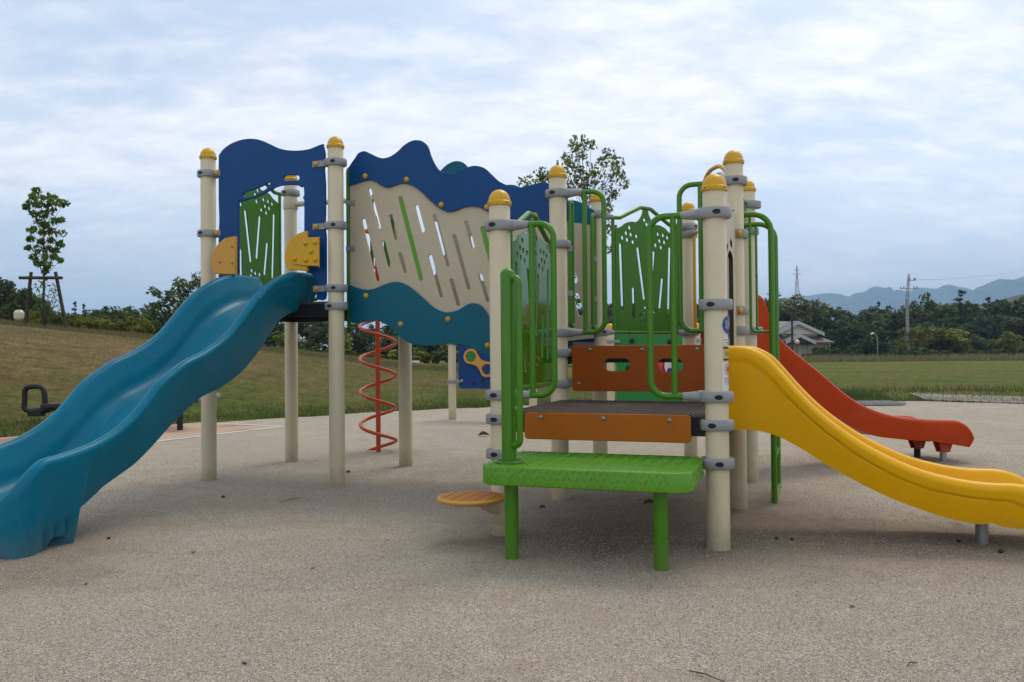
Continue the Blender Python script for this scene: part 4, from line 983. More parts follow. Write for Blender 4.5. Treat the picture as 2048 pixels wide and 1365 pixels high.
out_ += [(L_*.5, -.055)]
rot = lambda x, y: (cA[0]+x*math.cos(ang)-y*math.sin(ang), cA[1]+x*math.sin(ang)+y*math.cos(ang))
out_ = smooth([rot(*v) for v in out_], 2, True)
bn = sheet('lens_plate', [out_, circ(cA, .075, 20), circ(cB, .075, 20)], .03, pb.mat(.026), M['amber'], o, .005)
for c_, mt in ((cA, M['green_play']), (cB, M['blue'])):
    sheet('lens', [circ(c_, .076, 20)], .008, pb.mat(.018), mt, bn, .002)
    bolts(bn, pb, [(c_[0]+.055*math.cos(a), c_[1]+.055*math.sin(a)) for a in (.6, 2.2, 3.8, 5.4)], .009, .023, M['bolt'], 'bolt', uz=True)
bolts(o, pb, [pb.uz(924.5, 762), ], .02, .011, M['steel'], 'bolt', uz=True)
for c_ in ((947, 767), (965.5, 761.5)):
    sheet('button', [circ(pb.uz(*c_), .022, 14)], .012, pb.mat(.014), M['black'], o, .002)
pg = Plane(q[2], q[3]-q[2]); lg_ = (q[3]-q[2]).length
gp_ = sheet('green_panel', [[(.075, .30), (lg_-.075, .30), (lg_-.075, 1.10), (lg_-.13, 1.185), (.075, 1.185)]], .02, pg.mat(), M['green_play'], st)
for px, py in ((1264, 682), (1340, 684), (1257, 736)):
    mb = MB(); u_, z_ = pg.uz(px, py); mb.lathe(pg.pt(u_, z_, .01), [(.035, 0), (.035, .03), (.02, .04)], 14, pg.n); mb.build('knob', M['black'], gp_)
u_, z_ = pg.uz(1322, 733); mb = MB(); mb.lathe(pg.pt(u_, z_, .03), [(.10, 0), (.12, .02), (.12, .05), (.09, .07)], 24, (pg.n*.55+pg.d*.8)); wh = mb.build('wheel', M['red'], gp_)
mb = MB(); mb.lathe(pg.pt(u_+.02, z_, .03)+(pg.n*.55+pg.d*.8)*.075, [(.085, 0), (.085, .012)], 24, (pg.n*.55+pg.d*.8)); mb.build('wheel_disc', M['white'], wh)
mb = MB(); a_ = pg.pt(*pg.uz(1330, 741), .08); mb.tube([a_, a_+pg.d*.16], .03, 14); mb.build('roller', M['blue'], gp_)

# dark exercise bench on the tiled patch
b0 = ground(360, 861); bx = Vector((b0.x, b0.y, 0))
be = empty('exercise_bench', bx, 'dark narrow exercise bench with a black loop handle, beyond the teal slide', 'exercise bench')
pl = Plane(bx, (1, -.02))
zu = lambda px, py: pl.uz(px, py)
u0, z0 = zu(92, 812); u1, z1 = zu(398, 801)
mb = MB(); c = pl.pt((u0+u1)/2, (z0+z1)/2); d_ = (pl.pt(u1, z1)-pl.pt(u0, z0))/2
mb.box(c, d_, pl.n*.14, Z*.028); mb.box(c-Z*.05, d_*.9, pl.n*.05, Z*.025)
o = mb.build('bench_board', M['bench'], be, 30); bevel_mesh(o.data, .012)
for px in (360, 130):
    u_, _ = zu(px, 830); mb = MB(); mb.lathe(pl.pt(u_, -.05), [(.036, 0), (.036, .05+zu(px, 812)[1])], 16); mb.build('leg', M['black'], be)
ua, za = zu(52, 776); ub, zb_ = zu(88, 820)
lp = [pl.pt(ua, zb_), pl.pt(ua-.015, (za+zb_)/2), pl.pt(ua+.01, za), pl.pt(ub-.03, za), pl.pt(ub+.012, (za+zb_)/2), pl.pt(ub-.02, zb_)]
mb = MB(); mb.tube(smooth([tuple(v) for v in lp], 5, True), .033, 12, closed=True); mb.box(pl.pt((ua+ub)/2+.02, zb_-.045), pl.d*.09, pl.n*.05, Z*.035)
mb.tube([pl.pt(ua+.05, zb_-.03), pl.pt(ub+.08, z0-.04)], .045, 12); mb.build('handle', M['black'], be)
ug, zg = zu(439, 791); mb = MB(); mb.tube([pl.pt(u1-.05, z1), pl.pt(ug, zg)], .03, 12); mb.build('foot_bar', M['steel'], be)

# tiled patch with white edge lines
cR = ground(567, 854.3); cL = ground(300, 886)
e1 = (cL-cR).normalized(); e2 = Vector((-e1.y, e1.x, 0)); e2 = -e2 if e2.x > 0 else e2
def tiles_mat():
    m, t, b = nm('red_patterned_tiles'); l = t.links.new
    g = N(t, 'ShaderNodeNewGeometry'); mp2 = N(t, 'ShaderNodeMapping'); mp2.inputs['Rotation'].default_value = (0, 0, -math.atan2(e1.y, e1.x)); l(g.outputs['Position'], mp2.inputs[0])
    br_ = N(t, 'ShaderNodeTexBrick', i_Scale=3.3, i_Mortar_Size=.012); l(mp2.outputs[0], br_.inputs['Vector'])
    br_.inputs['Color1'].default_value = (.42, .29, .19, 1); br_.inputs['Color2'].default_value = (.40, .27, .18, 1); br_.inputs['Mortar'].default_value = (.36, .27, .19, 1)
    n_ = N(t, 'ShaderNodeTexNoise', i_Scale=.9, i_Detail=1.0); l(mp2.outputs[0], n_.inputs['Vector'])
    r_ = ramp(t, [(.50, 0), (.56, .8)]); l(n_.outputs['Fac'], r_.inputs[0])
    mx = N(t, 'ShaderNodeMix', data_type='RGBA'); l(r_.outputs[0], mx.inputs[0]); l(br_.outputs[0], mx.inputs[6]); mx.inputs[7].default_value = (.27, .10, .065, 1)
    l(mx.outputs[2], b.inputs['Base Color']); b.inputs['Roughness'].default_value = .9
    return m
def quad(name, c, a, b_, z, mat):
    me = bpy.data.meshes.new(name); me.from_pydata([ex(c, z), ex(c+a, z), ex(c+a+b_, z), ex(c+b_, z)], [], [(0, 1, 2, 3)]); me.update()
    return tag(link(name, me, None, [mat]), kind='structure')
quad('tiled_paving', cR, e1*4.2, e2*2.1, .0025, tiles_mat())
quad('white_line', cR-e1*.02, e1*4.2, e2*.06, .0045, M['white']); quad('white_line', cR-e1*.05, e2*2.1, e1*.06, .0065, M['white'])

# steel drain grate and stone paving on the right
g0 = ground(1731, 812.5); g1_ = ground(1809, 811.5); dg_ = (g1_-g0); ln = dg_.length; dg_.normalize(); ng = Z.cross(dg_)
if ng.y < 0: ng = -ng
gr = empty('drain_grate', g0, 'grey steel drain grating set in the gravel edge behind the yellow slide', 'drain grate')
mb = MB()
for i in range(6): mb.box(g0+dg_*(ln*i/5)+ng*.28+Z*.03, dg_*.02, ng*.29, Z*.02)
for v in (0, .56): mb.box(g0+dg_*ln/2+ng*v+Z*.0305, dg_*(ln/2+.02), ng*.02, Z*.02)
mb.build('grate_frame', M['concrete'], gr, 30)
mb = MB()
for i in range(40): mb.box(g0+dg_*(ln*(i+.5)/40)+ng*.28+Z*.026, dg_*.006, ng*.27, Z*.015)
mb.build('grate_bars', M['black'], gr, 30)
def paving_mat():
    m, t, b = nm('stone_paving'); l = t.links.new
    g = N(t, 'ShaderNodeNewGeometry'); br_ = N(t, 'ShaderNodeTexBrick', i_Scale=1.6, i_Mortar_Size=.03); l(g.outputs['Position'], br_.inputs['Vector'])
    br_.inputs['Color1'].default_value = (.30, .255, .20, 1); br_.inputs['Color2'].default_value = (.23, .195, .15, 1); br_.inputs['Mortar'].default_value = (.10, .09, .05, 1)
    n_ = N(t, 'ShaderNodeTexNoise', i_Scale=3.0, i_Detail=6.0); l(g.outputs['Position'], n_.inputs['Vector']); r_ = ramp(t, [(.3, .6), (.7, 1.2)]); l(n_.outputs['Fac'], r_.inputs[0])
    mx = N(t, 'ShaderNodeMix', data_type='RGBA', blend_type='MULTIPLY'); mx.inputs[0].default_value = 1; l(br_.outputs[0], mx.inputs[6]); l(r_.outputs[0], mx.inputs[7]); l(mx.outputs[2], b.inputs['Base Color']); b.inputs['Roughness'].default_value = .95
    return m
v4 = [ground(1816, 789), ground(2300, 806), ground(2300, 818), ground(1850, 801.5)]
nn = 30; vs = []
for i in range(nn+1):
    t = i/nn; a_ = v4[0].lerp(v4[1], t); b_ = v4[3].lerp(v4[2], t)
    vs += [(a_.x, a_.y+.12*math.sin(i*1.9), .03), (b_.x, b_.y+.08*math.sin(i*2.7), .022), (b_.x, b_.y+.08*math.sin(i*2.7)-.01, -.05)]
me = bpy.data.meshes.new('stone_paving'); me.from_pydata(vs, [], [(i*3, i*3+1, i*3+4, i*3+3) for i in range(nn)]+[(i*3+1, i*3+2, i*3+5, i*3+4) for i in range(nn)]); me.update()
tag(link('stone_paving', me, None, [paving_mat()]), kind='structure')

# small litter on the gravel
rnd = random.Random(11)
def pebble_mesh(seed, r):
    bm = bmesh.new(); bmesh.ops.create_icosphere(bm, subdivisions=2, radius=r); rr_ = random.Random(seed)
    k1 = [rr_.uniform(-1, 1) for _ in range(9)]
    for v in bm.verts:
        n_ = v.co.normalized(); f = 1+.22*math.sin(3*n_.x*k1[0]+k1[1]*5)+.18*math.sin(4*n_.y*k1[2]+k1[3]*5)+.12*math.sin(6*n_.z+k1[4]*5)
        v.co = Vector((n_.x*1.25, n_.y, n_.z*.7))*r*f
    me = bpy.data.meshes.new('pebble'); bm.to_mesh(me); bm.free(); return me
for i, (px, py, r, mt, lb) in enumerate([(447, 996, .014, 'stone_dark', 'dark pebble on the gravel right of the teal slide foot'), (216, 1079, .011, 'stone_dark', 'small dark pebble beside the foot of the teal slide'),
        (489, 1330, .007, 'stone_dark', 'tiny dark pebble near the lower left edge of the gravel'), (1553, 1079, .010, 'stone_dark', 'dark brown pebble under the yellow slide, left of a pair'), (1583, 1081, .009, 'stone_dark', 'dark brown pebble under the yellow slide, right of a pair'),
        (1918, 1085, .012, 'stone_dark', 'round dark pebble just left of the yellow slide leg'), (2001, 1106, .018, 'stone_dark', 'flat dark clod right of the yellow slide leg'), (1705, 1215, .008, 'stone_light', 'pale chip of stone on the open gravel at lower right'),
        (625, 1139, .009, 'stone_light', 'pale flat chip of stone on the gravel left of the green step'), (171, 1171, .008, 'stone_dark', 'tiny dark pebble on the gravel in front of the teal slide'), (696, 946, .022, 'leaf_dry', 'brown clod at the foot of the cream post beside the bridge panel'), (387, 1106, .010, 'stone_light', 'pale pebble on the gravel between the teal slide and the lower edge')]):
    g_ = ground(px, py); o = link('pebble', pebble_mesh(i, r*.85), None, [M[mt]]); o.location = (g_.x, g_.y, r*.35+.003); o.rotation_euler = (0, 0, i*1.3)
    tag(o, lb, 'pebble', 'pebbles on the gravel')
def leaf_mesh(l, w_, curl):
    vs = []; n_ = 8
    for i in range(n_+1):
        t = i/n_; h = w_*math.sin(PI*t**.8)*.5; zz = curl*math.sin(PI*t)
        vs += [(l*(t-.5), -h, zz+h*.7), (l*(t-.5), 0, zz*.5), (l*(t-.5), h, zz+h*.6)]
    me = bpy.data.meshes.new('dry_leaf'); me.from_pydata(vs, [], [(i*3+j, i*3+3+j, i*3+4+j, i*3+1+j) for i in range(n_) for j in (0, 1)]); me.update(); return me
for px, py, l, w_, lb, rz in ((968, 873, .14, .085, 'curled reddish brown dry leaf on the gravel left of the climbing frame', .2), (1085, 1021, .05, .02, 'small dark leaf under the green step', .7), (1300, 1012, .10, .04, 'dark dry leaf in the shade behind the green step', .1)):
    g_ = ground(px, py); o = link('dry_leaf', leaf_mesh(l, w_, .02), None, [M['leaf_dry']]); o.location = (g_.x, g_.y, .008); o.rotation_euler = (.1, 0, rz); tag(o, lb, 'leaf')
for p0_, p1_, lb in (((1378, 1346), (1462, 1374), 'thin dark twig lying on the gravel at the lower edge right of centre'), ((560, 1007), (606, 997), 'thin pale twig lying on the gravel right of the teal slide'), ((1815, 1336), (1835, 1330), 'short twig on the gravel at lower right')):
    a_, b_ = ground(*p0_), ground(*p1_); mb = MB(); mb.tube([ex(a_, .006), ex(a_.lerp(b_, .4), .010)+Vector((0, .01, 0)), ex(b_, .006)], [.0020, .0024, .0014], 6)
    o = mb.build('twig', M['twig']); tag(o, lb, 'twig')

# ================================================================== plants
def leaves(rng, centers, radii, n_per, size, aspect=.5, droop=.0, flat=1.0, orient=None):
    """leaf-shaped quads spread through clumps; returns verts, faces"""
    V = []; Tn = []
    for (cx, cy, cz), r in zip(centers, radii):
        k = int(n_per*rng.uniform(.8, 1.2))
        d = rng.normal(size=(k, 3)); d /= np.linalg.norm(d, axis=1)[:, None]; rr_ = r*rng.uniform(.25, 1, size=(k, 1))**.5
        p = np.array([cx, cy, cz])+d*rr_*np.array([1, 1, flat])
        ax = rng.normal(size=(k, 3))+d*1.0; ax[:, 2] -= droop*2; ax /= np.linalg.norm(ax, axis=1)[:, None]
        up = rng.normal(size=(k, 3))*.6+np.array([0, 0, 1.0]); sd_ = np.cross(ax, up); sd_ /= (np.linalg.norm(sd_, axis=1)[:, None]+1e-6)
        s_ = size*rng.uniform(.65, 1.3, size=(k, 1))
        a = p-ax*s_*.5; b = p+sd_*s_*aspect*.5-ax*s_*.05; c = p+ax*s_*.5; e = p-sd_*s_*aspect*.5-ax*s_*.05
        V.append(np.stack([a, b, c, e], 1).reshape(-1, 3)); Tn.append(np.full(k*4, rng.uniform(0, 1)))
    V = np.concatenate(V); n_ = len(V)//4
    return V, np.arange(n_*4).reshape(-1, 4), np.concatenate(Tn)
def np_mesh(name, V, Fq, tint=None):
    me = bpy.data.meshes.new(name); me.vertices.add(len(V)); me.vertices.foreach_set('co', V.astype(np.float32).ravel())
    me.loops.add(Fq.size); me.loops.foreach_set('vertex_index', Fq.astype(np.int32).ravel())
    k = Fq.shape[1]; me.polygons.add(len(Fq)); me.polygons.foreach_set('loop_start', np.arange(0, Fq.size, k, dtype=np.int32)); me.update(calc_edges=True); me.validate()
    at = me.attributes.new('tint', 'FLOAT', 'POINT'); at.data.foreach_set('value', (tint if tint is not None else np.full(len(V), .5)).astype(np.float32))
    return me
def crown_broad(seed, n_cl=95, n_per=34, size=.058, w_=1.0):
    """crown of a tree of height 1, skirted almost to the ground"""
    g = np.random.default_rng(seed); C = []; Rd = []
    lobes = [(0, 0, .62, .30), (0, 0, .36, .34)]
    for i in range(7):
        a = g.uniform(0, 2*PI); q_ = g.uniform(.12, .26); lobes.append((q_*math.cos(a), q_*math.sin(a), g.uniform(.26, .74), g.uniform(.13, .22)))
    for i in range(n_cl):
        lx, ly, lz, lr = lobes[i % 9]; d = g.normal(size=3); d /= np.linalg.norm(d); r = lr*g.uniform(.35, 1)**.5
        C.append([lx+d[0]*r, ly+d[1]*r, max(.05, lz+d[2]*r*.9)]); Rd.append(g.uniform(.05, .10))
    C = np.array(C); C[:, 2] *= .96/C[:, 2].max()
    return np_mesh('crown', *leaves(g, C, Rd, n_per, size, .62, .1, .75))
def crown_pine(seed, size=.05):
    g = np.random.default_rng(seed); C = []; Rd = []; nl = 9
    for l_ in range(nl):
        t = l_/(nl-1); z = .22+.74*t; r = .30*(1-t)**.8*g.uniform(.75, 1.15)+.02
        for j in range(max(1, int(7*(1-t)+1))):
            a = g.uniform(0, 2*PI); q_ = r*g.uniform(.35, 1); C.append((q_*math.cos(a), q_*math.sin(a), z-.10*q_)); Rd.append(g.uniform(.05, .085)*(1-.45*t))
    for z in np.linspace(.3, .98, 12): C.append((0, 0, z)); Rd.append(.06*(1.15-z))
    return np_mesh('crown', *leaves(g, C, Rd, 50, size, .28, -.1, .5))
def crown_shrub(seed, size=.11):
    g = np.random.default_rng(seed); C = []; Rd = []
    for i in range(52):
        a = g.uniform(0, 2*PI); r = .62*math.sqrt(g.uniform(0, 1)); z = g.uniform(.1, 1)**.6*.92*(1-.45*(r/.62)**2); C.append((r*math.cos(a), r*math.sin(a), z)); Rd.append(g.uniform(.09, .17))
    return np_mesh('foliage', *leaves(g, C, Rd, 60, size, .55, 0, .7))
def trunk_mesh(seed, h=.6, r=.022, limbs=5, wob=.02):
    g = random.Random(seed); mb = MB(); pts = [Vector((g.uniform(-wob, wob)*i, g.uniform(-wob, wob)*i, h*i/5-.05)) for i in range(6)]
    mb.tube(pts, [r*(1-.75*i/5)+.003 for i in range(6)], 8)
    for i in range(limbs):
        b_ = pts[2+i % 4]; a = g.uniform(0, 2*PI); l_ = g.uniform(.15, .28); mb.tube([b_, b_+Vector((math.cos(a)*l_*.5, math.sin(a)*l_*.5, l_*.35)), b_+Vector((math.cos(a)*l_, math.sin(a)*l_, l_*.6))], [r*.45, r*.3, r*.1], 6)
    return mb.mesh(name='trunk')
BR = [crown_broad(100+i) for i in range(6)]; PN = [crown_pine(200+i) for i in range(3)]; SH = [crown_shrub(300+i) for i in range(4)]; TR = [trunk_mesh(400+i) for i in range(3)]; TP = [trunk_mesh(410+i, .90, .02, 0, .003) for i in range(2)]
for me in TR+TP: me.materials.append(M['bark'])
_cache = {}
def with_mat(me, mat):
    k_ = (me.name, mat)
    if k_ not in _cache: c = me.copy(); c.materials.clear(); c.materials.append(M[mat]); _cache[k_] = c
    return _cache[k_]
rt = random.Random(77)
def plant(name, px, ytop, D, kind, mat, wf, label, cat, group=None):
    """tree standing at depth D on the terrain, reaching the height its top has in the photograph"""
    r = ray(px, ytop); x = D*r.x/r.y; z0_ = tz(x, D)-.02; zt_ = CAMH+D*r.z/r.y; h = max(.5, zt_-z0_)
    if kind == 'shrub':
        o = bpy.data.objects.new(name, with_mat(rt.choice(SH), mat)); COL.objects.link(o)
        o.location = (x, D, z0_); o.scale = (h*wf, h*wf, h); o.rotation_euler = (0, 0, rt.uniform(0, 6.28)); return tag(o, label, cat, group)
    o = empty(name, (x, D, z0_), label, cat, group); o.scale = (h*wf, h*wf, h); o.rotation_euler = (0, 0, rt.uniform(0, 6.28))
    t_ = bpy.data.objects.new('trunk', rt.choice(TR if kind == 'broad' else TP)); COL.objects.link(t_); t_.parent = o
    c = bpy.data.objects.new('crown', with_mat(rt.choice(BR if kind == 'broad' else PN), mat)); COL.objects.link(c); c.parent = o
    return o
# woods beyond the field, right
sil = [(1180, 608), (1250, 604), (1330, 606), (1400, 600), (1480, 596), (1545, 596), (1640, 607), (1680, 607), (1720, 611), (1760, 610), (1790, 614), (1830, 606), (1870, 608), (1900, 606), (1950, 601), (1990, 597), (2030, 590), (2080, 586), (2160, 582)]
sx, sy = zip(*sil)
Gw = 'trees of the wood beyond the field'
for px in range(1190, 2150, 24):
    x_ = px+rt.uniform(-9, 9); plant('broadleaf_tree', x_, np.interp(x_, sx, sy)+rt.uniform(2, 13), rt.uniform(122, 134), 'broad', 'leaf_forest', rt.uniform(.9, 1.3), 'dark tree at the back of the dense wood beyond the grass field', 'tree', Gw)
for px in range(1196, 2140, 24):
    x_ = px+rt.uniform(-9, 9)
    if 1555 < x_ < 1668: continue
    plant('broadleaf_tree', x_, rt.uniform(622, 650), rt.uniform(106, 118), 'pine' if rt.random() < .25 else 'broad', 'leaf_pine' if rt.random() < .3 else 'leaf_forest', rt.uniform(1., 1.4), 'dark green tree in the middle of the dense wood beyond the grass field', 'tree', Gw)
for px in range(1200, 2140, 26):
    x_ = px+rt.uniform(-9, 9)
    if 1555 < x_ < 1712: continue
    plant('broadleaf_tree', x_, rt.uniform(648, 684), rt.uniform(98, 105), 'broad', rt.choice(['leaf_forest', 'leaf_forest', 'leaf_pine', 'leaf_shrub']), rt.uniform(1.2, 1.7), 'low spreading tree at the front of the wood along the grass field', 'tree', Gw)
for px in range(1205, 2130, 30):
    x_ = px+rt.uniform(-9, 9)
    if 1560 < x_ < 1722: continue
    plant('shrub', x_, rt.uniform(690, 706), rt.uniform(94, 98), 'shrub', rt.choice(['leaf_forest', 'leaf_pine']), rt.uniform(1.0, 1.5), 'dark shrub along the front edge of the wood beyond the field', 'shrub', 'shrubs along the edge of the wood')
plant('broadleaf_tree', 1588, 584, 119, 'broad', 'leaf_bright', 1.25, 'rounded yellow-green tree rising behind the grey-roofed house', 'tree')
plant('broadleaf_tree', 1620, 596, 117, 'broad', 'leaf_forest', 1.0, 'dark rounded tree right of the yellow-green tree behind the house', 'tree')
plant('broadleaf_tree', 1842, 587, 118, 'broad', 'leaf_forest', .75, 'tall dark round-headed tree right of the utility pole', 'tree')
plant('pine_tree', 1921, 580, 120, 'pine', 'leaf_pine', 1.35, 'broad dark pine standing above the wood at right', 'tree')
plant('pine_tree', 1757, 603, 125, 'pine', 'leaf_pine', .8, 'small pointed pine above the wood left of the utility pole', 'tree')
plant('pine_tree', 1978, 594, 125, 'pine', 'leaf_pine', 1.0, 'narrow pine on the skyline right of the broad dark pine', 'tree')
for px, yt in ((1645, 690), (1668, 694), (1690, 697), (1712, 690), (1730, 684)):
    plant('shrub', px, yt, 101.5, 'shrub', 'leaf_forest', 1.1, 'dark garden shrub between the house and the street lamp', 'shrub', 'garden shrubs by the house')
# woods behind the mound, centre and left
Gm = 'trees behind the grass mound'
for px in range(430, 1190, 34):
    x_ = px+rt.uniform(-12, 12); plant('broadleaf_tree', x_, rt.uniform(634, 650), rt.uniform(64, 74), 'broad', rt.choice(['leaf_forest', 'leaf_forest', 'leaf_pine']), rt.uniform(1.0, 1.5), 'dark tree of the thicket seen under the bridge, behind the mound', 'tree', Gm)
for px in range(440, 1180, 40):
    x_ = px+rt.uniform(-12, 12); plant('broadleaf_tree', x_, rt.uniform(655, 680), rt.uniform(54, 60), 'broad', rt.choice(['leaf_forest', 'leaf_shrub', 'leaf_forest']), rt.uniform(1.2, 1.7), 'low bushy tree at the front of the thicket behind the mound', 'tree', Gm)
for px in range(560, 1180, 36):
    x_ = px+rt.uniform(-12, 12); plant('shrub', x_, rt.uniform(690, 712), rt.uniform(46, 51), 'shrub', rt.choice(['leaf_forest', 'leaf_shrub']), rt.uniform(1.1, 1.6), 'dark shrub rising just behind the crest of the mound', 'shrub', 'shrubs behind the mound')
for px, yt in ((-60, 548), (-25, 556), (6, 562), (28, 578), (48, 590), (68, 604)):
    plant('broadleaf_tree', px, yt, rt.uniform(44, 50), 'broad', 'leaf_forest', 1.0, 'dark tree of the clump at the left edge behind the staked tree', 'tree', 'trees at the left edge')
for px in range(80, 330, 24):
    plant('broadleaf_tree', px+rt.uniform(-8, 8), rt.uniform(614, 632), rt.uniform(50, 58), 'broad', 'leaf_forest', 1.2, 'low dark tree behind the row of bushes at left', 'tree', 'trees at the left')
plant('pine_tree', 151, 603, 62, 'pine', 'leaf_pine', .75, 'slim dark conifer right of the staked tree, left of a pair', 'tree')
plant('pine_tree', 167, 608, 64, 'pine', 'leaf_pine', .8, 'slim dark conifer right of the staked tree, right of a pair', 'tree')
plant('broadleaf_tree', 201, 622, 58, 'broad', 'leaf_pine', 1.3, 'small dark round tree left of the distant mast', 'tree')
Gs = 'bushes along the crest of the mound'
for px in range(60, 470, 21):
    plant('shrub', px+rt.uniform(-6, 6), rt.uniform(626, 645)+(.03*(px-150) if px > 150 else 0), rt.uniform(26.5, 29), 'shrub', rt.choice(['leaf_shrub', 'leaf_shrub', 'leaf_forest']), rt.uniform(.8, 1.1), 'yellow-green bush in the row behind the crest of the mound', 'shrub', Gs)

# trees built limb by limb
def limb_tree(name, label, D, base_px, clusters, leaf, size, n_per, mat, rcl, r0, seed, aspect=.45, droop=.3, spread=.6):
    g = np.random.default_rng(seed); rr_ = random.Random(seed)
    r = ray(*base_px); bx_ = D*r.x/r.y; b = Vector((bx_, D, tz(bx_, D)-.05)); root = empty(name, b, label, 'tree')
    W = [at_depth(px, py, D+rr_.uniform(-spread, spread)) for px, py in clusters]
    zt_ = max(w_.z for w_ in W); mb = MB(); top = Vector((sum(w_.x for w_ in W)/len(W), D, zt_-.15*(zt_-b.z)))
    tp = [b.lerp(top, t)+Vector((rr_.uniform(-.04, .04)*t, rr_.uniform(-.04, .04)*t, 0)) for t in np.linspace(0, 1, 9)]
    mb.tube(tp, [r0*(1-.85*t) for t in np.linspace(0, 1, 9)], 10); mb.build('trunk', M['bark'], root)
    mb = MB()
    for w_ in W:
        t = min(1, max(.12, (w_.z-b.z)/(top.z-b.z)*.78)); i = t*8; i0 = min(7, int(i)); s_ = tp[i0].lerp(tp[i0+1], i-i0)
        m_ = s_.lerp(w_, .5)+Vector((0, 0, -.06*(w_-s_).length)); mb.tube([s_, m_, w_], [r0*.28*(1-t*.5), r0*.2*(1-t*.5), r0*.07], 6)
    mb.build('branches', M['bark'], root)
    V, Fq, Tn = leaves(g, [tuple(w_-b) for w_ in W], [rcl*rr_.uniform(.75, 1.3) for _ in W], n_per, size, aspect, droop, .8)
    link('crown', np_mesh('crown', V, Fq, Tn), root, [M[mat]], 10)
    return root
k1 = lambda pts: [(1020+x/6.204, 260+y/6.204) for x, y in pts]
limb_tree('slender_tree', 'sparse slender tree with see-through crown rising behind the climbing frame', 21, (1178, 748), k1([(830, 160), (800, 220), (880, 150), (950, 190), (1010, 190), (830, 280), (890, 320), (720, 350), (660, 380), (770, 420), (700, 460), (800, 490), (870, 440), (1200, 290), (1240, 300), (1150, 390), (1100, 450), (1280, 390), (1320, 400), (1300, 500), (1370, 510), (1240, 540), (1060, 520), (960, 550), (900, 560), (1000, 620), (1180, 610), (1290, 610), (1370, 650), (1420, 670), (900, 650), (760, 640), (720, 700), (840, 720), (950, 730), (380, 540), (430, 580), (330, 590), (270, 640), (190, 650), (420, 640), (1100, 700), (1200, 720), (1310, 800), (1260, 790), (960, 800), (930, 960), (1180, 900), (1210, 980), (1200, 1150), (1250, 1250)])+[(1208, 470), (1214, 500), (1150, 600), (1160, 610), (1146, 548)],
          None, .100, 34, 'leaf_mid', .18, .05, 51, .6, .2)
k2 = lambda pts: [(x/3.9, 350+y/3.9) for x, y in pts]
limb_tree('young_tree', 'young leafy tree tied to a wooden stake frame on the mound at left', 25, (87, 662), k2([(285, 125), (265, 170), (330, 180), (400, 175), (235, 225), (300, 230), (370, 230), (440, 215), (500, 222), (205, 250), (260, 300), (340, 310), (400, 280), (300, 370), (350, 390), (420, 360), (480, 350), (250, 430), (330, 450), (400, 440), (475, 460), (235, 500), (320, 520), (400, 510), (470, 540), (220, 570), (290, 580), (370, 580), (430, 590), (265, 640), (350, 640), (420, 640), (470, 665), (300, 690), (370, 700), (350, 750)]),
          None, .14, 58, 'leaf_young', .125, .045, 52, .46, .5, .25)
shp = k2([(340, 830), (300, 870), (390, 880), (290, 950), (350, 960), (420, 930), (310, 1020), (380, 1030), (430, 1000), (280, 1080), (340, 1100), (400, 1100), (300, 1150), (360, 1160), (460, 1060)])
g_ = np.random.default_rng(60); b_ = at_depth(87, 662, 24.7); b_.z = tz(b_.x, 24.7); W = [at_depth(px, py, 24.7+rt.uniform(-.2, .2))-b_ for px, py in shp]
root = empty('sapling_shoots', b_, 'thin pale leafy shoots growing around the base of the staked young tree', 'plant')
mb = MB()
for w_ in W: mb.tube([b_, b_+w_*.5+Vector((0, 0, .08)), b_+w_], [.012, .009, .004], 5)
mb.build('stems', M['bark'], root)
link('foliage', np_mesh('foliage', *leaves(g_, [tuple(v) for v in W], [.16]*len(W), 26, .12, .36, .3)), root, [M['leaf_young']], 10)
# stake frame
Dk = 24.6; sf = [at_depth(*p_, Dk) for p_ in k2([(243, 758), (198, 1175), (433, 758), (517, 1195), (165, 806), (498, 806)])]
o = empty('tree_stake_frame', (sf[1].lerp(sf[3], .5)).to_tuple(), 'dark weathered timber frame of two leaning stakes and a crossbar around the young tree', 'tree stake')
for a_, c_ in ((0, 1), (2, 3)):
    e_ = sf[c_]+(sf[c_]-sf[a_]).normalized()*.35; mb = MB(); mb.tube([e_, sf[a_]], [.052, .045], 12); mb.build('stake', M['wood'], o)
mb = MB(); mb.tube([sf[4]+Vector((0, -.09, 0)), sf[5]+Vector((0, -.09, 0))], .045, 12); mb.build('crossbar', M['wood'], o)
# open-branched dark tree left of the structure
limb_tree('broadleaf_tree', 'dark open-branched tree behind the top of the teal slide', 36, (372, 668), k2([(1190, 905), (1230, 930), (1280, 950), (1330, 930), (1390, 830), (1420, 850), (1450, 880), (1380, 890), (1500, 860), (1550, 800), (1540, 840), (1600, 830), (1430, 930), (1370, 950), (1480, 930), (1320, 990), (1250, 1010), (1180, 1030), (1150, 1050), (1210, 1070), (1290, 1050), (1370, 1010), (1440, 1000), (1300, 1110), (1340, 1090), (1400, 1060), (1500, 1000), (1580, 900), (1650, 880), (1620, 960), (1560, 980)]),
          None, .17, 60, 'leaf_forest', .27, .10, 53, .55, .1, .9)
# garden lamp by the stakes
p_ = at_depth(38, 631, 26.5); zb0 = tz(p_.x, 26.5)
o = empty('garden_lamp', (p_.x, p_.y, zb0), 'cream drum-shaped garden lamp low beside the left tree stake', 'lamp')
mb = MB(); mb.lathe(p_-Z*.16, [(.09, 0), (.145, .06), (.15, .10), (.15, .24), (.09, .32)], 8); mb.build('lamp_head', M['lampglobe'], o, 20)
mb = MB(); mb.lathe(ex(p_, zb0-.1), [(.045, 0), (.045, p_.z-.16-zb0+.1)], 12); mb.build('lamp_post', M['wood'], o)
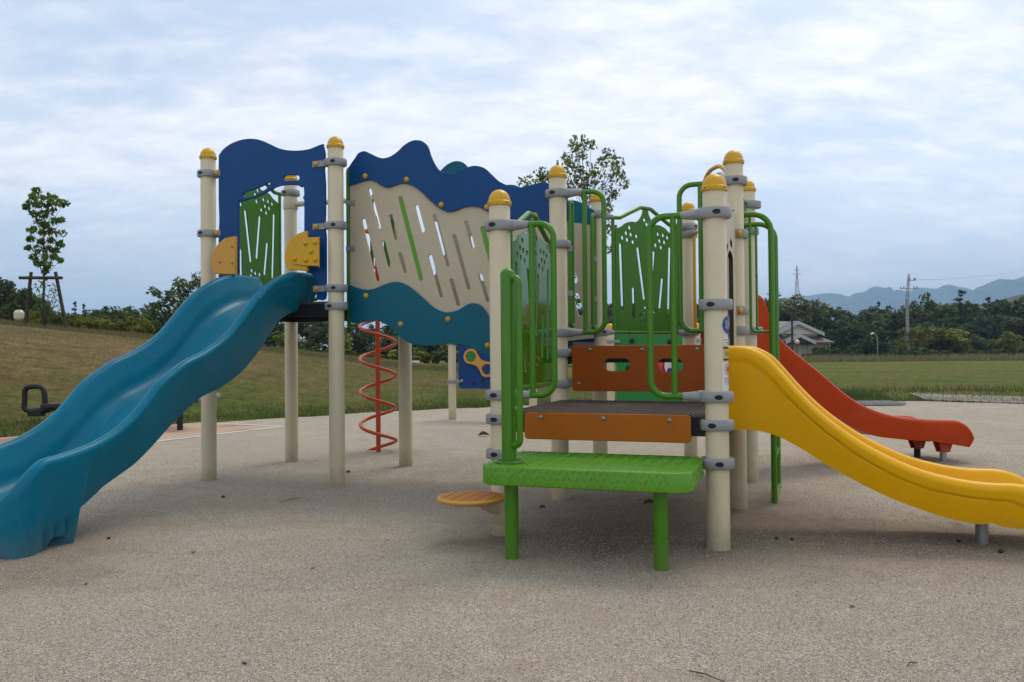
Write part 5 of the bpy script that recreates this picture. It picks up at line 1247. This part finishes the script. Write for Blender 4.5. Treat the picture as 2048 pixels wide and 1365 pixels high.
# low white block behind the crest
a_ = at_depth(797, 738, 33); c_ = at_depth(838, 726.5, 33); zz = tz(a_.x, 33)
mb = MB(); mb.box(Vector(((a_.x+c_.x)/2, 33, (zz+c_.z)/2)), Vector(((c_.x-a_.x)/2, 0, 0)), Vector((0, .2, 0)), Z*((c_.z-zz)/2)); mb.box(Vector((c_.x-.1, 33, c_.z+.02)), Vector((.10, 0, 0)), Vector((0, .21, 0)), Z*.025)
o = mb.build('concrete_block', M['white'], None, 30); tag(o, 'low white concrete block behind the crest of the mound, seen right of the spiral climber', 'block')

# ================================================================== house, poles, pylons
HD = 104.
def hp_(px, py, D=HD): return at_depth(px, py, D)
M['roof_tile'] = plastic('brown_roof_tiles', (.12, .075, .065), .6, .2, .3, 4); M['roof_grey'] = plastic('grey_roof_tiles', (.13, .12, .12), .55, .15, .3, 4); M['house_wall'] = plastic('cream_house_wall', (.70, .64, .50), .8, .05); M['fascia'] = plastic('pale_fascia', (.50, .49, .48), .7, .08)
hb_ = hp_(1625, 712); zg = tz(hb_.x, HD)
house = empty('house', (hb_.x, HD, zg), 'cream walled house with grey and brown tiled gabled roofs at the edge of the wood', 'house')
def hbox(name, x0, x1, y0, y1, d0, d1, mat):
    a_ = hp_(x0, y1); c_ = hp_(x1, y0); mb = MB(); mb.box(Vector(((a_.x+c_.x)/2, HD+(d0+d1)/2, (a_.z+c_.z)/2)), Vector(((c_.x-a_.x)/2, 0, 0)), Vector((0, (d1-d0)/2, 0)), Z*((c_.z-a_.z)/2)); return mb.build(name, M[mat], house, 30)
a_ = hp_(1575, 690); c_ = hp_(1655, 686); mb = MB(); mb.box(Vector(((a_.x+c_.x)/2, HD+3.5, (zg+c_.z)/2)), Vector(((c_.x-a_.x)/2, 0, 0)), Vector((0, 3.5, 0)), Z*((c_.z-zg)/2)); mb.build('wall', M['house_wall'], house, 30)
hbox('pillar', 1614.5, 1616.5, 688, 709, -.12, -.02, 'fascia')
hbox('upper_wall', 1570, 1641, 664, 680, 1.2, 6, 'house_wall')
# lower hipped roof skirt
v_ = [hp_(1553, 686), hp_(1664, 684.5), hp_(1643, 673), hp_(1566, 673)]
f_ = lambda v, dy: Vector((v.x, HD+dy, v.z))
mb = MB(); A_ = [f_(v_[0], -1), f_(v_[1], -1), f_(v_[1], 8), f_(v_[0], 8)]; B_ = [f_(v_[3], 1.1), f_(v_[2], 1.1), f_(v_[2], 6.1), f_(v_[3], 6.1)]
mb.add(A_+B_+[v-Z*.18 for v in A_], [(0, 1, 5, 4), (1, 2, 6, 5), (2, 3, 7, 6), (3, 0, 4, 7), (0, 8, 9, 1), (1, 9, 10, 2), (2, 10, 11, 3), (3, 11, 8, 0), (8, 11, 10, 9)]); mb.build('lower_roof', M['roof_tile'], house, 20)
def gable(apx, apy, lx, ly, rx, ry_, d0, d1, nm_, tymp):
    a_, l_, r_ = hp_(apx, apy), hp_(lx, ly), hp_(rx, ry_); mb = MB(); th = Vector((0, 0, -.22))
    P0 = [f_(l_, d0), f_(a_, d0), f_(r_, d0), f_(l_, d1), f_(a_, d1), f_(r_, d1)]
    mb.add(P0+[v+th for v in P0], [(0, 1, 4, 3), (1, 2, 5, 4), (6, 9, 10, 7), (7, 10, 11, 8), (3, 4, 10, 9), (4, 5, 11, 10), (0, 3, 9, 6), (2, 8, 11, 5)])
    ro = mb.build(nm_, M['roof_grey'], house, 20)
    mb = MB(); e_ = Vector((0, -.05, 0)); k_ = Vector((0, 0, -.42)); mb.add([P0[0]+e_, P0[1]+e_, P0[2]+e_, P0[0]+e_+k_, P0[1]+e_+k_, P0[2]+e_+k_, P0[0], P0[1], P0[2]], [(0, 1, 4, 3), (1, 2, 5, 4), (0, 6, 7, 1), (1, 7, 8, 2)]); mb.build('bargeboard', M['fascia'], ro, 20)
    mb = MB(); i_ = Vector((0, .5, 0)); mb.add([P0[0]+i_+th, P0[1]+i_+th, P0[2]+i_+th], [(0, 1, 2)]); mb.add([P0[0]+i_*1.2+th, P0[1]+i_*1.2+th, P0[2]+i_*1.2+th], [(0, 2, 1)]); mb.build('gable_wall', M[tymp], ro, 20)
gable(1598, 642, 1556, 664, 1650, 665.5, .2, 7, 'upper_roof', 'house_wall')
gable(1588, 668.5, 1560, 682, 1619, 683, -2.2, 2, 'porch_roof', 'roof_tile')
a_ = hp_(1500, 640.5); c_ = hp_(1601, 641); d_ = hp_(1555, 663); e_ = hp_(1490, 662)
mb = MB(); mb.add([f_(a_, 4.2), f_(c_, 4.2), f_(d_, .5), f_(e_, .5), f_(a_, 4.3)-Z*.2, f_(c_, 4.3)-Z*.2, f_(d_, .5)-Z*.2, f_(e_, .5)-Z*.2], [(0, 3, 2, 1), (4, 5, 6, 7), (2, 3, 7, 6), (0, 1, 5, 4), (1, 2, 6, 5), (0, 4, 7, 3)]); mb.build('side_roof', M['roof_grey'], house, 20)
hbox('side_wall', 1492, 1553, 664, 709, 1, 5, 'house_wall')
# dark garden wall
a_ = at_depth(1605, 722, 99); c_ = at_depth(1729, 709, 99); zz = tz(a_.x, 99)-.2
mb = MB(); mb.box(Vector(((a_.x+c_.x)/2, 99, (zz+c_.z)/2)), Vector(((c_.x-a_.x)/2, 0, 0)), Vector((0, .15, 0)), Z*((c_.z-zz)/2))
for i in range(9): mb.box(Vector((a_.x+(c_.x-a_.x)*(i+.5)/9, 99, c_.z+.05)), Vector(((c_.x-a_.x)/18*.96, 0, 0)), Vector((0, .2, 0)), Z*.06)
tag(mb.build('garden_wall', plastic('dark_stone_wall', (.075, .07, .065), .9, .3, .5, 5), None, 30), 'low dark stone garden wall between the house and the field', 'wall')
# utility pole with lattice head
def pole_thing(name, label, cat, D, px, base=None):
    r = ray(px, 690); x = D*r.x/r.y; return empty(name, (x, D, tz(x, D)), label, cat)
D_ = 98.; U_ = lambda px, py, D=D_: at_depth(px, py, D)
o = pole_thing('utility_pole', 'tall grey utility pole with a narrow lattice head and crossarms, right of the street lamp', 'utility pole', D_, 1816)
mb = MB(); mb.tube([U_(1816.5, 726), U_(1814, 600)], [.20, .16], 12); mb.build('shaft', M['concrete'], o)
mb = MB(); L0, R0, T0 = U_(1811, 602), U_(1817, 602), U_(1818, 548)
mb.tube([L0, T0+Vector((-.08, 0, 0))], .05, 6); mb.tube([R0, T0+Vector((.08, 0, 0))], .05, 6)
for i in range(7):
    a_ = L0.lerp(T0, i/8); c_ = R0.lerp(T0, (i+1)/8); mb.tube([a_, c_], .03, 5); mb.tube([R0.lerp(T0, i/8), L0.lerp(T0, (i+1)/8)], .03, 5)
mb.build('lattice_head', M['steel'], o)
for x0, x1, y_ in ((1801, 1835, 577.5), (1817, 1831, 560.5)):
    mb = MB(); a_, c_ = U_(x0, y_), U_(x1, y_); mb.tube([a_, c_], .065, 6)
    for t in (.02, .2, .8, .98): mb.lathe(a_.lerp(c_, t), [(.07, 0), (.09, .12), (.05, .25)], 8)
    mb.build('crossarm', M['steel'], o)
# street lamp
o = pole_thing('street_lamp', 'curved pale street lamp standing at the far edge of the field', 'street lamp', 96, 1755); U2 = lambda px, py: at_depth(px, py, 96)
mb = MB(); mb.tube(smooth([tuple(U2(*q_)) for q_ in ((1755, 727), (1755, 700), (1754.5, 680), (1752, 671), (1747.5, 667.5), (1743, 668))], 4), .055, 8); mb.build('pole', M['steel'], o)
mb = MB(); mb.tube([U2(1748, 667.5), U2(1745, 667), U2(1741.5, 669.5)], [.07, .14, .08], 8); mb.build('lamp_head', M['white'], o)
# globe lamp in the garden
o = pole_thing('globe_lamp', 'globe lamp on a dark post in front of the house', 'lamp', 97, 1594); U3 = lambda px, py: at_depth(px, py, 97)
mb = MB(); c_ = U3(1594, 684.5); mb.lathe(c_-Z*.28, [(.28*math.cos(a), .28+.28*math.sin(a)) for a in np.linspace(-1.4, 1.4, 11)], 14); mb.build('globe', M['lampglobe'], o)
mb = MB(); b_ = U3(1594, 712); mb.tube([b_, c_-Z*.26], .05, 8); mb.build('post', M['black'], o)
# small pole beside the house
o = pole_thing('utility_pole', 'thin dark utility pole with one crossarm in front of the house', 'utility pole', 98, 1584); U4 = lambda px, py: at_depth(px, py, 98)
mb = MB(); mb.tube([U4(1584.5, 711), U4(1584, 625)], [.15, .10], 8); mb.build('shaft', M['bark'], o)
mb = MB(); mb.tube([U4(1574, 629), U4(1595, 627)], .06, 6); mb.tube([U4(1578, 634), U4(1590, 633)], .05, 6)
mb.build('crossarm', M['bark'], o)
# pylons
def pylon(px, ytop, ybase_w, D, hw_px, arms, label, name='pylon'):
    t_ = at_depth(px, ytop, D); x = t_.x; zb0 = tz(x, D); o = empty(name, (x, D, zb0), label, 'pylon'); hw = hw_px*D/F; n_ = 12; H = t_.z-zb0; mb = MB(); r_ = D/F*.42
    lv = []
    for i in range(n_+1):
        t = i/n_; w_ = hw*(1-t)**1.15+.12*hw*(1-t)+.05*hw; lv.append([Vector((x+sx_*w_, D+sy_*w_, zb0+H*t)) for sx_, sy_ in ((-1, -1), (1, -1), (1, 1), (-1, 1))])
    for i in range(n_):
        for j in range(4):
            mb.tube([lv[i][j], lv[i+1][j]], r_, 4); mb.tube([lv[i][j], lv[i+1][(j+1) % 4]], r_*.6, 4); mb.tube([lv[i+1][j], lv[i+1][(j+1) % 4]], r_*.6, 4)
    mb.build('tower', M['steel'], o)
    for yy, w0 in arms:
        q_ = at_depth(px, yy, D); w_ = w0*D/F; mb = MB(); mb.tube([q_-Vector((w_, 0, 0)), q_+Vector((w_, 0, 0))], r_, 5); mb.tube([q_-Vector((w_, 0, 0)), q_+Vector((0, 0, 3*D/F)), q_+Vector((w_, 0, 0))], r_*.7, 5); mb.build('crossarm', M['steel'], o)
pylon(1593.5, 532, 0, 420, 9, ((549, 9), (541, 6)), 'pale lattice pylon on the skyline left of the mountains')
pylon(230, 612, 0, 420, 4.5, ((618, 4), (622, 4), (627, 3)), 'thin distant lattice mast above the bushes at left', 'mast')
pylon(652, 634, 0, 420, 7, ((640, 10), (646, 8)), 'distant lattice pylon glimpsed under the high deck')
# wires from the pole
mb = MB(); a_ = U_(1831, 560.5)
mb.tube([tuple(v) for v in smooth([tuple(a_), tuple(at_depth(1930, 556, 150)), tuple(at_depth(2060, 541, 220)), tuple(at_depth(2300, 505, 320))], 6)], .022, 4)
tag(mb.build('power_line', M['steel']), 'thin power line running right from the lattice-headed utility pole', 'power line')
# leaning stick
mb = MB(); mb.tube([at_depth(1879.5, 727, 90), at_depth(1875.5, 719, 90), at_depth(1872, 712, 90)], [.07, .06, .04], 6); tag(mb.build('dead_branch', M['stone_light']), 'pale dead branch leaning at the edge of the wood', 'branch')

# mountains
def ridge(name, pts, D, depth, mat, seed):
    g = np.random.default_rng(seed); P_ = smooth([(x, y) for x, y in pts], 6); rows_ = []; n_r = 9
    vs = []; fs = []; k_ = len(P_)
    for j in range(-n_r, n_r+1):
        t = abs(j)/n_r
        for i, (px, py) in enumerate(P_):
            q_ = at_depth(px, py, D); zc = q_.z*(1-t**1.2)-3*t; zc += (0 if j == 0 else g.normal()*q_.z*.02*(1-t)) + (math.sin(i*.9+j)*q_.z*.04*(1-t)*min(1, abs(j)/2))
            vs.append((q_.x*(1+j/n_r*depth/D*.2), D+j/n_r*depth, zc))
    for j in range(2*n_r):
        for i in range(k_-1): fs.append((j*k_+i, j*k_+i+1, (j+1)*k_+i+1, (j+1)*k_+i))
    me = bpy.data.meshes.new(name); me.from_pydata(vs, [], fs); me.update(); return tag(link(name, me, None, [mat], 60), kind='structure')
fm = plastic('forested_slope', (.045, .065, .035), .95, .3)
ridge('mountains', [(1400, 640), (1500, 606), (1560, 597), (1615, 592), (1650, 587), (1672, 588), (1698, 593), (1714, 586), (1727, 585.5), (1741, 576), (1753, 573.5), (1768, 576), (1784, 582), (1797, 580), (1815, 583), (1837, 576), (1858, 577), (1875, 577), (1885, 572), (1899, 569.8), (1915, 573.5), (1928, 580), (1944, 588), (1960, 598), (2000, 605), (2100, 620)], 4600, 900, fm, 1)
ridge('mountains', [(1860, 640), (1910, 603), (1944, 587), (1955, 577.5), (1976, 567), (1998, 559), (2008, 559), (2019, 561.5), (2035, 557.5), (2060, 551), (2120, 545), (2220, 560), (2330, 600)], 4000, 800, fm, 2)
ridge('hills', [(1800, 640), (1880, 622), (1950, 612), (2000, 600), (2040, 590), (2080, 584), (2160, 575), (2300, 590), (2400, 640)], 330, 120, fm, 3)

# ================================================================== grass blades
g = np.random.default_rng(9)
def blades(name, pts, hmin, hmax, wdt, mat):
    k_ = len(pts); x, y = pts[:, 0], pts[:, 1]; z = terr(x, y); a = g.uniform(0, 2*PI, k_); h = g.uniform(hmin, hmax, k_); le = g.uniform(-.5, .5, (k_, 2))*h[:, None]
    b = np.stack([x, y, z-.01], 1); d = np.stack([np.cos(a), np.sin(a), 0*a], 1)*wdt; t = b+np.stack([le[:, 0], le[:, 1], h], 1)
    V = np.stack([b-d, b+d, t], 1).reshape(-1, 3); me = np_mesh(name, V, np.arange(k_*3).reshape(-1, 3)); return tag(link(name, me, None, [M[mat]], 10), kind='stuff')
ex_ = g.uniform(-9, 16, 26000); pts = np.stack([ex_, yb(ex_)+np.abs(g.normal(size=26000))*.5+.02], 1); blades('grass_edge', pts, .03, .11, .006, 'blade_green')
mx_ = g.uniform(-16, 2, 90000); pts = np.stack([mx_, yb(mx_)+.3+(27-yb(mx_))*g.uniform(0, 1, 90000)**.8], 1); blades('mound_grass', pts, .018, .055, .008, 'blade')
cx_ = g.uniform(-16, 1.5, 14000); pts = np.stack([cx_, g.uniform(23.5, 27, 14000)], 1); blades('crest_grass', pts, .05, .17, .010, 'blade')
fx_ = g.uniform(3, 14, 12000); pts = np.stack([fx_, 16.2+np.abs(g.normal(size=12000))*1.2], 1); pts = pts[~((pts[:, 0] > 7.0) & (pts[:, 1] < 18.0) & (g.uniform(0, 1, len(pts)) < .93))]; blades('rough_grass', pts, .06, .2, .008, 'blade_green')
wx_ = g.uniform(20, 62, 9000); pts = np.stack([wx_, g.uniform(88, 96, 9000)], 1); blades('tall_grass', pts, .3, .9, .06, 'blade')

# loose grit lying on the gravel near the viewer
def grit(n_, y0, y1, s0, s1):
    yy = y0+(y1-y0)*g.uniform(0, 1, n_)**1.15; xx = g.uniform(-1, 1, n_)*(yy*.60+.1); sz = g.uniform(s0, s1, n_)*g.uniform(.6, 1.25, n_); a = g.uniform(0, 2*PI, n_)
    base_ = np.array([(1, 0, 0), (0, 1, 0), (-1, 0, 0), (0, -1, 0), (0, 0, .75), (0, 0, -.6)], float)
    V = base_[None]*g.uniform(.6, 1.25, (n_, 6, 1)); V = np.stack([V[:, :, 0]*np.cos(a)[:, None]-V[:, :, 1]*np.sin(a)[:, None], V[:, :, 0]*np.sin(a)[:, None]+V[:, :, 1]*np.cos(a)[:, None]*.8, V[:, :, 2]+g.normal(size=(n_, 6))*.12], -1)*sz[:, None, None]
    V += np.stack([xx, yy, sz*.28+.001+.0012*np.sin(xx*1.7+yy)*np.sin(yy*2.3+.5*xx)], -1)[:, None]
    T = np.array([(0, 1, 4), (1, 2, 4), (2, 3, 4), (3, 0, 4), (1, 0, 5), (2, 1, 5), (3, 2, 5), (0, 3, 5)])
    return V.reshape(-1, 3), (np.arange(n_)[:, None, None]*6+T[None]).reshape(-1, 3)
gm_, gt_, gb_ = nm('loose_grit'); gg_ = N(gt_, 'ShaderNodeNewGeometry'); gr_ = ramp(gt_, [(0, (.12, .10, .074)), (.2, (.31, .265, .20)), (.65, (.45, .395, .31)), (.9, (.56, .50, .41)), (1, (.72, .66, .57))]); gt_.links.new(gg_.outputs['Random Per Island'], gr_.inputs[0]); gt_.links.new(gr_.outputs[0], gb_.inputs['Base Color']); gb_.inputs['Roughness'].default_value = .9; gb_.inputs['Specular IOR Level'].default_value = .2
Va, Ta = grit(95000, 2.3, 4.6, .0014, .0032); Vb, Tb = grit(55000, 3.6, 8.0, .0018, .0040)
tag(link('loose_grit', np_mesh('loose_grit', np.concatenate([Va, Vb]), np.concatenate([Ta, Tb+len(Va)])), None, [gm_], 10), kind='stuff')

# ================================================================== haze
mb = MB(); mb.box(Vector((0, 2900, 170)), Vector((4200, 0, 0)), Vector((0, 2960, 0)), Z*180)
hz_ = mb.build('haze', [], None, 30); tag(hz_, kind='stuff')
hm, ht, hb2 = nm('haze'); ht.nodes.remove(hb2)
pv = N(ht, 'ShaderNodeVolumePrincipled'); pv.inputs['Color'].default_value = (.48, .73, 1, 1); pv.inputs['Density'].default_value = .00028; pv.inputs['Anisotropy'].default_value = .0
ht.links.new(pv.outputs[0], ht.nodes['Material Output'].inputs['Volume']); hz_.data.materials.append(hm)
